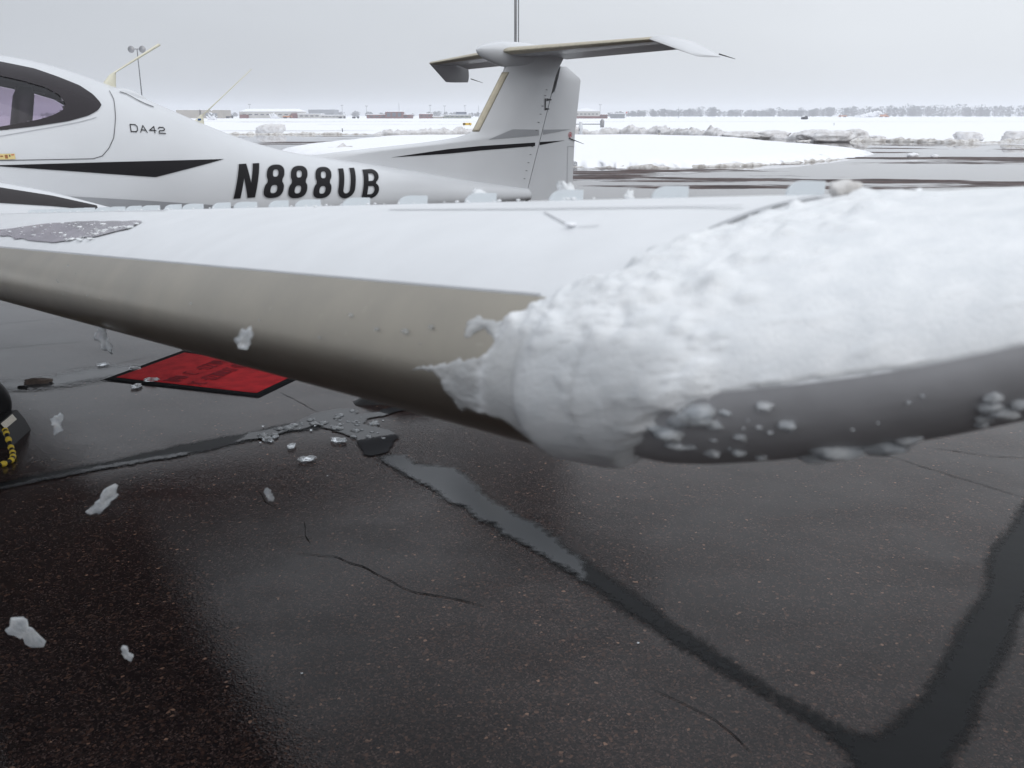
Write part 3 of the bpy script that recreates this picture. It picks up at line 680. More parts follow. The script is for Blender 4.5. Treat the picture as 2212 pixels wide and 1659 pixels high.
patch('hinge_notch', [(.455, 1.925), (.468, 1.925)], [(.455, 1.825), (.468, 1.825)], .455, .468, 2, 4, M['seam'], fin, fn=lambda s, z, o, g: finp(s, z, .0045))
for z in (2.0, 1.95, 1.86, 1.79, 1.72, 1.65, 1.51, 1.44, 1.37, 1.30, 1.23):
    s = hinge(z) - .085
    patch('fastener', [(s, z + .003), (s + .022, z + .001)], [(s, z - .002), (s + .022, z - .004)], s, s + .022, 2, 2, M['seam'], fin, fn=lambda s, z, o, g: finp(s, z, .004))
for sg in (1,):
    patch('stripe', [(-1.14, 1.452), (-.6, 1.505), (-.26, 1.525), (.37, 1.545)], [(-1.14, 1.4515), (-.6, 1.468), (-.26, 1.487), (.37, 1.515)], -1.14, .345, 70, 4, M['black'], fin, fn=lambda s, z, o, g: finp(s, z, .004))
    patch('stripe', [(.40, 1.547), (.72, 1.556)], [(.40, 1.519), (.72, 1.5555)], .405, .72, 20, 3, M['black'], rud, fn=lambda s, z, o, g: rudp(s, z))
    patch('grey_stripe', [(-.17, 1.578), (.09, 1.662), (.395, 1.655)], [(-.17, 1.577), (.385, 1.606)], -.17, .39, 30, 4, M['stripegrey'], fin, fn=lambda s, z, o, g: finp(s, z, .004))
    patch('grey_stripe', [(.44, 1.655), (.80, 1.655)], [(.44, 1.610), (.80, 1.654)], .445, .80, 20, 3, M['stripegrey'], rud, fn=lambda s, z, o, g: rudp(s, z))
fo = [(.06 + .10 * t, 1.72 + .38 * t) for t in linspace(0, 1, 5)]
patch('data_plate', [(.135, 1.125), (.225, 1.125)], [(.135, 1.075), (.225, 1.075)], .14, .222, 4, 4, M['placard'], fin, fn=lambda s, z, o, g: finp(s, z, .004))
MB().tube([L(.265, .058, 1.10), L(.245, .062, 1.02)], .014, 8).build('rudder_horn', M['darkmetal'], rud)
# trim tab, emblem, static wicks
for nm, a, b, c, d, m in (('trim_tab_gap', .765, .770, 1.04, 1.50, 'lightseam'), ('trim_tab_gap', .765, .852, 1.498, 1.503, 'lightseam')):
    patch(nm, [(a, d), (b, d)], [(a, c), (b, c)], a, b, 4, 12, M[m], rud, fn=lambda s, z, o, g: rudp(s, z, .003))
ring = []; cx, cz = .795, 1.605
for k in range(28):
    a = 2 * math.pi * k / 28; ring += [rudp(cx + .024 * math.cos(a), cz + .024 * math.sin(a), .004), rudp(cx + .019 * math.cos(a), cz + .019 * math.sin(a), .004)]
mesh('emblem_ring', ring, [(2 * k, 2 * ((k + 1) % 28), 2 * ((k + 1) % 28) + 1, 2 * k + 1) for k in range(28)], M['red'], rud, False, True)
mesh('emblem', [rudp(cx + x, cz + z, .004) for x, z in ((-.007, -.013), (.006, -.013), (.008, -.004), (.004, .001), (.009, .008), (.003, .014), (-.006, .010), (-.009, .002))], [tuple(range(8))], M['red'], rud, False, True)
def wick(parent, a, b, r=.0035):
    m = [a[i] + (b[i] - a[i]) * .4 for i in range(3)]
    MB().tube([a, m, b], [r * 1.5, r * 1.2, r * .5], 6).build('static_wick', M['darkmetal'], parent, True)
wick(rud, L(.78, .012, 1.575), L(.965, .012, 1.52))

# ---- horizontal stabilizer
def stz(p): return 2.306 + .015 * p
def stsec(p):
    a = abs(p); le = -.06 + .2 * a; te = .66 + .035 * a; return le, te
def st_row(p, x0, x1, n=18, dz=0., th0=None):
    le, te = stsec(p); c = te - le; t = .115 - .01 * abs(p); out = []
    for up_ in (1, -1):
        X = [x0 + (x1 - x0) * (1 - math.cos(math.pi * i / (n - 1))) / 2 for i in range(n)]
        if up_ < 0: X = X[::-1]
        for x in X:
            y = 5 * t * (.2969 * math.sqrt(max(x, 0)) - .126 * x - .3516 * x * x + .2843 * x ** 3 - .1036 * x ** 4)
            out.append(L(le + x * c, p, stz(p) + up_ * y * c * (1.0 if up_ > 0 else .85) + dz * (x - x0)))
    return out
st = loft([st_row(p, 0, .69) for p in linspace(-1.55, 1.55, 41)], 'horizontal_stabilizer', M['paint'], plane, sharp=50)
for a, b in ((-1.53, -.10), (.10, 1.53)):
    loft([st_row(p, .705, 1, 8, -.16) for p in linspace(a, b, 15)], 'elevator', M['paint'], st, sharp=50)
for a, b in ((-1.545, -.085), (.085, 1.545)):
    rows = []
    for p in linspace(a, b, 20):
        r = st_row(p, 0, .11, 7); c_ = Vector(L(stsec(p)[0] + .03, p, stz(p))); rows.append([tuple(c_ + (Vector(q_) - c_) * 1.05 + Vector((-.001, 0, 0))) for q_ in r])
    loft(rows, 'leading_edge_strip', M['tan_strip'], st, True)
for sg, dz in ((1, -.115), (-1, -.165)):
    rows = []
    for k in linspace(0, 1, 8):
        le = stsec(1.55)[0] + .31 * k; te = stsec(1.55)[1] + .07 * math.sin(k * 2) * .6 - .0 * k + .09 * k; p = sg * (1.55 + .18 * k); z = stz(sg * 1.55) + dz * k; h = .028 * (1 - .75 * k)
        X = [0, .05, .2, .5, .8, 1]; c = te - le
        rows.append([L(le + x * c, p, z + h * math.sin(math.pi * x ** .6) + .002) for x in X] + [L(le + x * c, p, z - h * .8 * math.sin(math.pi * x ** .6) - .002) for x in X[::-1]])
    loft(rows, 'drooped_tip', M['paint'], st, sharp=50)
    wick(st, L(.86, sg * 1.70, stz(sg * 1.55) + dz * .8), L(1.03, sg * 1.72, stz(sg * 1.55) + dz * .9 - .02))
rows = []
for t in linspace(0, 1, 34):
    s = -.26 + .98 * t; r = (math.sin(math.pi * min(1, t * .5 / .32)) if t < .16 else 1); r = min(1, (t / .28)) ** .55 * (1 - max(0, (t - .45) / .55) ** 1.6 * .85)
    zc = 2.315 - .005 * t
    rows.append([L(s, .112 * r * math.cos(a), zc + (.080 if math.sin(a) > 0 else .13) * r * math.sin(a)) for a in [2 * math.pi * k / 24 for k in range(24)]])
loft(rows, 'fairing', M['paint'], st)

# ---- wings
KS, KP, KZ = -4.609, 6.310, 1.571
TIP = [(0, 0, 0, .967, .2224, 0), (.08, .028, .010, .945, .215, 5), (.16, .070, .028, .91, .20, 9), (.24, .120, .052, .86, .185, 13), (.32, .185, .085, .79, .17, 18), (.40, .26, .125, .71, .16, 26), (.48, .35, .18, .62, .15, 36), (.55, .44, .245, .53, .14, 46), (.61, .54, .34, .43, .125, 58), (.66, .65, .48, .32, .115, 66)]
def tipi(w, k):
    return sum(lerp(TIP, max(0, w + d), k) * q_ for d, q_ in ((-.03, .25), (0, .5), (.03, .25))) if w > .03 else lerp(TIP, w, k)
def wsec(w):
    if w <= 0: return .0335 * w, KZ + .0928 * w, .967 - .0634 * w, .2224, 0.
    return tipi(w, 1), KZ + tipi(w, 2), tipi(w, 3), tipi(w, 4), R(tipi(w, 5))
def foil(x, t, up_):
    yt = 5 * t * (.2969 * math.sqrt(x) - .126 * x - .3516 * x * x + .2843 * x ** 3 - .1036 * x ** 4); m, p = .0405, .45
    yc = m / p ** 2 * (2 * p * x - x * x) if x < p else m / (1 - p) ** 2 * (1 - 2 * p + 2 * p * x - x * x)
    return yc + (yt if up_ else -yt)
def wpt(w, u, off=0., sg=1):
    a, z, c, t, ph = wsec(w)
    def q_(uu): x = min(1, uu * uu); return x * c, (foil(x, t, uu >= 0) - .019 * x) * c
    x0, y0 = q_(u); dx = dy = 0.
    if off:
        e = .01; xa, ya = q_(max(-1, u - e)); xb, yb = q_(min(1, u + e)); l = math.hypot(xb - xa, yb - ya) or 1; dx, dy = -(yb - ya) / l * off, (xb - xa) / l * off
    y = y0 + dy; p = KP + w - math.sin(ph) * y
    return L(KS + a + x0 + dx, sg * p, z + math.cos(ph) * y)
US = [-1, -.97, -.93, -.88, -.82, -.75, -.67, -.6, -.52, -.45, -.38, -.32, -.27, -.22, -.18, -.14, -.11, -.08, -.05, -.025, 0, .025, .05, .08, .11, .14, .18, .22, .26, .3, .35, .4, .45, .5, .55, .6, .65, .7, .76, .82, .88, .94, 1]
def wing(sg):
    rows = [[wpt(w, u, 0, sg) for u in US] for w in linspace(-5.9, .03, 70)]
    o = loft(rows, 'wing', M['wingpaint'], plane, sharp=60)
    tip = [[wpt(w, u, 0, sg) for u in US] for w in linspace(.035, .66, 44)]
    loft(tip, 'winglet', M['wingpaint'], o, sharp=60)
    rows = [[wpt(w, u, .0035, sg) for u in linspace(-.36, .215, 34)] + [wpt(w, u, .0, sg) for u in linspace(.215, -.36, 10)] for w in linspace(-5.0, -.02, 60)]
    loft(rows, 'leading_edge_strip', M['ti'], o, sharp=60)
    rows = [[wpt(w, u, .0025, sg) for u in linspace(-.42, .012, 26)] + [wpt(w, u, .0, sg) for u in linspace(.012, -.42, 8)] for w in linspace(.06, .60, 30)]
    loft(rows, 'winglet_shade_strip', M['edge_shade'], o, sharp=60)
    return o
wg = wing(1); wg2 = wing(-1)
def on_wing(name, pts, wd, mat, off=.0012, n=10, parent=None):
    d = []
    for a, b in zip(pts, pts[1:]): d += [Vector(a).lerp(Vector(b), k / n) for k in range(n)]
    d.append(Vector(pts[-1])); v = []
    for i, p in enumerate(d):
        t = d[min(i + 1, len(d) - 1)] - d[max(0, i - 1)]; t = Vector((t.x, t.y * 1.0)).normalized(); nr = Vector((-t.y, t.x))
        v += [wpt(p.x - nr.x * wd / 2, p.y - nr.y * wd / 2 / .9, off), wpt(p.x + nr.x * wd / 2, p.y + nr.y * wd / 2 / .9, off)]
    return mesh(name, v, [(2 * i, 2 * i + 2, 2 * i + 3, 2 * i + 1) for i in range(len(d) - 1)], mat, parent or wg, False, True)
on_wing('winglet_joint', [(.028, .24), (.028, .30), (.030, .37), (.032, .45), (.034, .55), (.034, .8)], .0075, M['lightseam'], .002)
on_wing('panel_gap', [(-.245, .468), (-.19, .435), (-.14, .405)], .0018, M['lightseam'], .0012)
on_wing('panel_gap', [(-.13, .404), (-.105, .409)], .0018, M['lightseam'], .0012)
on_wing('tape_edge', [(-.62, .50), (-.45, .495), (-.3, .49), (-.1, .49), (0, .49)], .0035, M['lightseam'], .0012)
on_wing('tape_edge', [(-5.0, .56), (-3.5, .56), (-2.4, .553), (-1.75, .55)], .006, M['lightseam'], .0012, 20)
on_wing('tape_edge', [(-4.6, .225), (-3, .225), (-1.4, .225), (-.6, .224), (-.05, .224)], .004, M['lightseam'], .0012, 20)
o = link('fuel_cap', chunk_mesh('fuel_cap', .006, .005, .0018, 3, M['snow'], 3, .1), None, wg); o.location = wpt(-.140, .405, .003)
# vortex generators along the crest
VGW = [-.044, -.227, -.411, -.604, -.795, -.989, -1.189, -1.329, -1.51, -1.658, -1.857, -2.013, -2.212, -2.375, -2.56, -2.73, -2.93, -3.10, -3.30, -3.47, -3.66, -3.83]
vgme = None
for k, w in enumerate(VGW):
    b = wpt(w, .632, 0); f_ = wpt(w, .59, 0); sl = math.atan2(b[2] - f_[2], b[0] - f_[0])
    if vgme is None:
        Lh, h, th = .026, .014, .0012; prof = [(-Lh, -.003), (Lh, -.003), (Lh, h)] + [(-Lh + .022 - .022 * math.sin(t), h - .014 + .014 * math.cos(t)) for t in linspace(.0, 1.4, 7)]
        n = len(prof); v = [(x, -th, z) for x, z in prof] + [(x, th, z) for x, z in prof]
        f = [tuple(range(n)), tuple(range(n, 2 * n))[::-1]] + [(i, (i + 1) % n, n + (i + 1) % n, n + i) for i in range(n)]
        ob = mesh('vortex_generator', v, f, simple('white_plastic', (.58, .62, .65), .4, .04), wg, False, True); vgme = ob.data
    else:
        ob = bpy.data.objects.new('vortex_generator', vgme); col.objects.link(ob); ob.parent = wg
    ob.location = wpt(w, .628, 0); ob.rotation_euler = (0, -sl, R(16 if k % 2 else -12) if k > 6 else R(-8))
# bare wet patch on the wing with beads of ice
M['wetpatch'] = simple('bare_wet_patch', (.27, .255, .285), .2, .25, 7, bump=.1, bscale=30)
PT = [(-2.65, .338), (-2.34, .386), (-2.03, .412), (-1.75, .418), (-1.54, .418), (-1.47, .402), (-1.45, .365), (-1.55, .323), (-1.71, .285), (-1.82, .27), (-2.16, .280), (-2.49, .296), (-3.2, .29), (-3.2, .33)]
PT = smooth_poly(PT, 8, .006, 2)
tri = tessellate_polygon([[Vector((x, y, 0)) for x, y in PT]]); b = bmesh.new(); vs = [b.verts.new((x, y, 0)) for x, y in PT]
for t in tri:
    try: b.faces.new([vs[i] for i in t])
    except ValueError: pass
for y in linspace(.26, .43, 14): bmesh.ops.bisect_plane(b, geom=b.verts[:] + b.edges[:] + b.faces[:], plane_co=(0, y, 0), plane_no=(0, 1, 0))
for w in b.verts: w.co = wpt(w.co.x, w.co.y, .0022)
bmesh.ops.recalc_face_normals(b, faces=b.faces); me = bpy.data.meshes.new('wet_patch'); b.to_mesh(me); b.free(); me.materials.append(M['wetpatch'])
o = bpy.data.objects.new('wet_patch', me); col.objects.link(o); o.parent = wg
if sum(p.normal.z for p in me.polygons) < 0: me.flip_normals()
# frozen slush strips that run on from the patch and beads
rnd = random.Random(5); mb = MB(); ico = None
def ico_pts(sub=1):
    b = bmesh.new(); bmesh.ops.create_icosphere(b, subdivisions=sub, radius=1); v = [tuple(x.co) for x in b.verts]; f = [tuple(y.index for y in x.verts) for x in b.faces]; b.free(); return v, f
IV, IF = ico_pts(2)
def bead(mb, c, r, flat=.5, jit=.3):
    mb.add([(c[0] + x * r * (1 + rnd.uniform(-jit, jit)), c[1] + y * r * (1 + rnd.uniform(-jit, jit)), c[2] + z * r * flat) for x, y, z in IV], IF)
for k in range(150):
    t = rnd.random(); w = -1.72 + .27 * t + rnd.gauss(0, .03) if k % 2 else rnd.uniform(-2.6, -1.5); u = .285 + .10 * t + rnd.gauss(0, .012) if k % 2 else rnd.uniform(.30, .41)
    bead(mb, wpt(w, u, .003), rnd.choice((.0015, .002, .003, .006)) * rnd.uniform(.6, 1.3), .3)
for k in range(90): bead(mb, wpt(rnd.uniform(-3.6, -.2), .60 + rnd.gauss(0, .02), .002), rnd.uniform(.001, .0035), .6)
o = mb.build('ice_beads', M['ice'], wg, True); o['kind'] = 'stuff'

# ---- engine nacelles, propellers
def nacelle(sg):
    rows = []; P0 = 1.86
    for t in linspace(0, 1, 46):
        s = -6.25 + 2.56 * t
        r = lerp([(0, .12), (.05, .20), (.15, .27), (.35, .31), (.55, .30), (.70, .25), (.85, .145), (.95, .055), (1, .004)], t)
        zc = lerp([(0, 1.33), (.4, 1.29), (.7, 1.28), (1, 1.29)], t)
        rows.append([L(s, sg * P0 + r * .92 * math.cos(a), zc + r * (1.0 if math.sin(a) > 0 else 1.1) * math.sin(a)) for a in [2 * math.pi * k / 32 for k in range(32)]])
    o = loft(rows, 'engine_nacelle', M['paint'], plane)
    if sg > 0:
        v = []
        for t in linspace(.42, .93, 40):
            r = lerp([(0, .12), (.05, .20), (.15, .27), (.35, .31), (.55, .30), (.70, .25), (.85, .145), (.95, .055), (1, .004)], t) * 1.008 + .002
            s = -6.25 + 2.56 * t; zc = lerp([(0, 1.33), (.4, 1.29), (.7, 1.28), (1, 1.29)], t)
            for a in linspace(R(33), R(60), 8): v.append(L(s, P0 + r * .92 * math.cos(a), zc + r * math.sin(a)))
        mesh('stripe', v, grid_faces(40, 8), simple('painted_dark_reflection', (.035, .032, .034), .4, .1, 6, spec=.15), o, True, True)  # dark band paints in the ground's reflection on the white nacelle side
    rows = []
    for t in linspace(0, 1, 14):
        r = .13 * (1 - (1 - t) ** 2) ** .5 + .002; rows.append([L(-6.55 + .30 * t, sg * P0 + r * math.cos(a), 1.30 + r * math.sin(a)) for a in [2 * math.pi * k / 20 for k in range(20)]])
    loft(rows, 'spinner', M['paint'], o)
    for k in range(3):
        rows = []; a0 = R(90 + 120 * k + 20)
        for t in linspace(.1, .95, 12):
            c = .075 * math.sin(math.pi * min(1, .25 + .75 * t)) ** .5 + .02; tw = R(60 - 40 * t); cx, cz = math.cos(a0), math.sin(a0)
            pts = []
            for x, y in ((-1, 0), (-.3, .16), (.5, .1), (1, 0), (.5, -.05), (-.3, -.07)):
                px, py = x * c, y * c; sx = px * math.sin(tw) - py * math.cos(tw); tg = px * math.cos(tw) + py * math.sin(tw)
                pts.append(L(-6.42 + sx, sg * P0 + cx * t - cz * tg, 1.30 + cz * t + cx * tg))
            rows.append(pts)
        loft(rows, 'propeller_blade', M['darkmetal'], o)
    return o
nacelle(1); nacelle(-1)
# ---- landing gear
def ring_profile(prof, c, n=48):
    rows = []
    for k in range(n):
        a = 2 * math.pi * k / n; rows.append([L(c[0] + r * math.cos(a), c[1] + w, c[2] + r * math.sin(a)) for r, w in prof])
    v = [p for r in rows for p in r]; m = len(prof); f = []
    for i in range(n):
        for j in range(m): f.append((i * m + j, i * m + (j + 1) % m, ((i + 1) % n) * m + (j + 1) % m, ((i + 1) % n) * m + j))
    return v, f
def gear(s, p, ztop, Rr=.180):
    c = (s, p, Rr - .004); w = .065
    prof = [(.095, -w * .8), (.12, -w), (.15, -w * 1.02), (Rr - .012, -w * .8), (Rr, -w * .35), (Rr - .004, -.012), (Rr - .004, .012), (Rr, w * .35), (Rr - .012, w * .8), (.15, w * 1.02), (.12, w), (.095, w * .8)]
    g_ = mesh('landing_gear', *ring_profile(prof, c), M['rubber'], plane, True, True); g_.name = 'tyre'
    rim = [(.001, -.045), (.05, -.05), (.098, -.056), (.098, .056), (.05, .05), (.001, .045)]
    mesh('rim', *ring_profile(rim, c), M['darkmetal'], g_, True, True)
    MB().tube([L(s, p - .02, c[2]), L(s - .28, p - .02, c[2] + .02)], .03, 10).build('trailing_link', M['paint'], g_, True)
    MB().tube([L(s - .28, p - .02, c[2]), L(s - .26, p - .02, ztop)], .035, 12).build('strut', M['paint'], g_, True)
    return g_
gear(-4.425, .927, 1.1); gear(-4.425, -.927, 1.1); gear(-6.6, 0, .85, .17)

# ------------------------------------------------------------------ ice crust round the wing tip
OUT = [(-.04, .22), (-.045, .195), (-.06, .17), (-.07, .16), (-.09, .17), (-.11, .17), (-.118, .145), (-.108, .105), (-.095, .095), (-.082, .13), (-.066, .105), (-.075, .08), (-.1, .065), (-.12, .05), (-.15, .03), (-.18, .018), (-.187, 0), (-.15, .004), (-.125, -.008), (-.12, -.045), (-.11, -.08), (-.1, -.1), (-.085, -.082), (-.075, -.085), (-.06, -.08), (-.04, -.09), (-.025, -.125), (-.02, -.17), (0, -.20), (.015, -.24), (.045, -.24), (.07, -.14), (.088, -.085), (.10, -.045), (.115, -.02), (.125, -.03), (.14, -.01), (.16, .008), (.2, .012), (.3, .0), (.46, .0), (.46, .60), (.07, .60), (.065, .525), (.045, .42), (.03, .375), (.005, .32), (.01, .28), (-.015, .265)]
def inside(x, y, P_):
    c = False; j = len(P_) - 1
    for i in range(len(P_)):
        if (P_[i][1] > y) != (P_[j][1] > y) and x < (P_[j][0] - P_[i][0]) * (y - P_[i][1]) / (P_[j][1] - P_[i][1]) + P_[i][0]: c = not c
        j = i
    return c
DW, DU = .0032, .0045; W0, U0 = -.2, -.26; NW, NU = int(.68 / DW), int(.88 / DU)
inn = [[inside(W0 + i * DW + .006 * n3(i * .23, j * .23, 1) + .003 * n3(i * .6, j * .6, 4), U0 + j * DU + (.009 + .03 * max(0, min(1, (W0 + i * DW - .05) / .05)) * max(0, min(1, (.19 - W0 - i * DW) / .05))) * n3(i * .23, j * .10, 2) + .004 * n3(i * .6, j * .6, 5), OUT) for j in range(NU)] for i in range(NW)]
dist = [[0 if not inn[i][j] else 99 for j in range(NU)] for i in range(NW)]
for rep in range(8):
    for i in range(1, NW - 1):
        for j in range(1, NU - 1):
            if dist[i][j]: dist[i][j] = min(dist[i][j], 1 + min(dist[i - 1][j], dist[i + 1][j], dist[i][j - 1], dist[i][j + 1]))
idx = {}; v = []; clr = []
def sst(a, b, x): t = max(0., min(1., (x - a) / (b - a))); return t * t * (3 - 2 * t)
def ice_zone(w, u): return (1 - sst(.09, .17, u)) * sst(-.075, -.045, w) * (1 - sst(.08, .12, w)), (1 - sst(-.075, -.045, w))
def um(u): return math.sqrt(.26 ** 2 + (1.85 * u) ** 2)                  # metres of skin per unit of u
rl = random.Random(17); LUMP = {}
for k in range(1500):                                                   # overlapping half-melted clumps, densest at the joint
    w = -.05 + abs(rl.gauss(0, .075)); u = rl.uniform(.0, .55); w += .12 * max(0, .16 - u)
    if w > .42 or n3(w * 20, u * 13, 5) < -.12 - .5 * math.exp(-((w - .02) / .06) ** 2) or (w < .035 and u < .13): continue
    if w > .13 and u < .3 and rl.random() < .8: continue
    rr = rl.choice((.0045, .006, .008, .012)) * rl.uniform(.8, 1.2); hh = rr * rl.uniform(.22, .42) * (1 if w < .14 else .6); an = rl.uniform(0, 3.14); el = rl.uniform(.5, 1)
    LUMP.setdefault((int(w // .02), int(u // .05)), []).append((w, u, rr, hh, math.cos(an), math.sin(an), el, rl.uniform(0, 50)))
def lump_h(w, u):
    m = 0.; g1, g2 = int(w // .02), int(u // .05); k = um(u); wx = .0022 * n3(w * 150, u * 110, 3); wy = .0022 * n3(w * 150, u * 110, 8)
    for a in (-1, 0, 1):
        for b in (-1, 0, 1):
            for (lw, lu, rr, hh, c, d, el, sd) in LUMP.get((g1 + a, g2 + b), ()):
                x, y = w - lw + wx, (u - lu) * k + wy; p, q_ = (x * c + y * d) / rr, (-x * d + y * c) / (rr * el); t = p * p + q_ * q_
                if t < 1: m = max(m, hh * (1 - t) ** .55 * (1 + .35 * n3(p * 1.7 + sd, q_ * 1.7)))
    return m
def ice_h(w, u):
    front, fringe = ice_zone(w, u)                                         # slick cap round the nose, ragged clear fringe
    smooth_r = sst(.10, .17, w) * (1 - sst(.27, .37, u))
    band = math.exp(-((w - .02 - .14 * max(0, .16 - u)) / .085) ** 2)
    a = (.25 + .75 * band) * (1 - .8 * front) * (1 - .92 * smooth_r) * (1 - .55 * sst(.05, .22, w)) * (1 - .4 * sst(.30, .48, u)) + .25 * fringe
    t = .0042 - .0032 * sst(.09, .18, w) * (1 - sst(.06, .22, u)) - .0022 * sst(.05, .15, w) * sst(.06, .22, u) + .002 * front
    h = t + a * (.0030 * max(-.3, noise.fractal(Vector((w * 40, u * 26, 1.3)), .9, 2.2, 4)) + .0018 * n3(w * 230, u * 150, 2))
    vd = noise.voronoi(Vector((w * 105 + .8 * n3(w * 60, u * 40, 3), u * 66, 0)))[0]; gate = sst(-.10, .22, n3(w * 18, u * 12, 21))
    h += a * gate * .0022 * max(0., 1 - 1.15 * vd[0]) ** .6 + lump_h(w, u) * (1 - .5 * front)
    b_ = n3(w * 34, u * 22, 11)
    if b_ > .30: h += .008 * (b_ - .30) * (1 - front) * (1 - .6 * sst(.1, .2, w))
    h += front * .0032 * sst(-.022, -.012, w + .05 * (u - .05))            # a step in the glaze
    return max(.001, h)
for i in range(NW):
    for j in range(NU):
        near = inn[i][j] or any(0 <= i + a < NW and 0 <= j + b < NU and inn[i + a][j + b] for a in (-1, 0, 1) for b in (-1, 0, 1))
        if near:
            w, u = W0 + i * DW, U0 + j * DU
            k = min(1, dist[i][j] / 4.5) ** .8
            idx[i, j] = len(v); clr.append(max(.85 * ice_zone(w, u)[0], ice_zone(w, u)[1])); v.append(wpt(w, u, -.002 + (ice_h(w, u) + .002 + .0012) * k))
f = []
for (i, j) in idx:
    q_ = [(i, j), (i + 1, j), (i + 1, j + 1), (i, j + 1)]
    if all(k in idx for k in q_) and any(inn[a][b] for a, b in q_): f.append(tuple(idx[k] for k in q_))
ice = mesh('ice_crust', v, f, M['ice'], None, True, True); ice.data.attributes.new('clear', 'FLOAT', 'POINT').data.foreach_set('value', clr); ice.location = plane.location; ice.rotation_euler = plane.rotation_euler
tag(ice, 'rough wet crust of melting ice wrapped round the wing tip joint and winglet', 'ice')
# blobs of clear ice on the winglet's dark leading edge and droplets on the metal strip
rnd = random.Random(11); mb = MB()
def lump(mb, c, r_, flat=.6):
    sd = rnd.uniform(0, 90); sx, sy = rnd.uniform(.7, 1.5), rnd.uniform(.7, 1.5)
    mb.add([(c[0] + x * r_ * sx * (1 + .6 * n3(x * 1.6 + sd, y * 1.6, z * 1.6)), c[1] + y * r_ * sy * (1 + .6 * n3(x * 1.6 + sd, y * 1.6, z * 1.6 + 3)), c[2] + z * r_ * flat * (1 + .6 * n3(x * 1.6, y * 1.6 + sd, z * 1.6))) for x, y, z in IV], IF)
for k in range(16):
    w = rnd.uniform(.07, .34); u = -.05 - abs(rnd.gauss(0, .11)); lump(mb, wpt(w, max(-.36, u), .003), rnd.choice((.0015, .002, .003, .005)) * rnd.uniform(.6, 1.2), .7)
for w, u, r in ((.165, -.26, .016), (.185, -.30, .014), (.172, -.33, .012), (.265, -.17, .010), (.272, -.12, .008), (.245, -.25, .008), (.105, -.16, .008), (.118, -.2, .009), (.13, -.13, .007), (.15, -.30, .011), (.10, -.08, .011), (.115, -.06, .012), (.13, -.05, .010), (.145, -.04, .008), (.09, -.13, .010), (.31, -.16, .010), (.30, -.22, .008), (.20, -.28, .012)):
    for j in range(3): lump(mb, Vector(wpt(w + rnd.gauss(0, .006), u + rnd.gauss(0, .016), .0005)), r * rnd.uniform(.4, .95), .6)
o = mb.build('ice_blobs', M['flake'], None, True); o.location = plane.location; o.rotation_euler = plane.rotation_euler
tag(o, 'clear drops and blobs of ice clinging under the dark winglet edge', 'ice', kind='stuff')
mb = MB()
for k in range(12): bead(mb, wpt(rnd.uniform(-1.5, -.1), rnd.uniform(0, .16), .004), rnd.uniform(.0008, .0026), .6, .3)
for w, u, r in ((-.19, .10, .004), (-.24, .095, .003), (-.30, .12, .003), (-.155, .12, .003)): bead(mb, wpt(w, u, .004), r, .7, .3)
o = mb.build('ice_droplets', M['clear'], wg, True); o['kind'] = 'stuff'
# upright slivers of ice left at the wing crest
for k, (w, u, h, t, lab) in enumerate(((-.668, .66, .013, .3, 'small white clump of ice on the wing crest, left of the upright sliver'), (-.455, .66, .019, -.7, 'upright white sliver of ice leaning beside a white fin on the wing crest'), (-.335, .66, .007, -.4, 'low white crumbs of ice right of the upright sliver'), (.062, .545, .011, 0., 'greyish blurred lump of ice at the top end of the winglet joint'))):
    me = chunk_mesh('ice_sliver', h * (.5 if k == 1 else 1.0), h * .45, h, 40 + k, M['ice'] if k < 3 else M['berm'], 3, .55, 2.0)
    if k == 3: me = chunk_mesh('ice_sliver', .019, .010, .008, 44, M['slush'], 3, .3, 2.)
    o = link('ice_sliver', me); p = Vector(wpt(w, u, .002)); ca, sa = math.cos(R(37)), math.sin(R(37))
    o.location = (-.1 + p.x * ca - p.y * sa, 8.5 + p.x * sa + p.y * ca, p.z + h * .5); o.rotation_euler = (0, t, R(37)); tag(o, lab, 'ice')

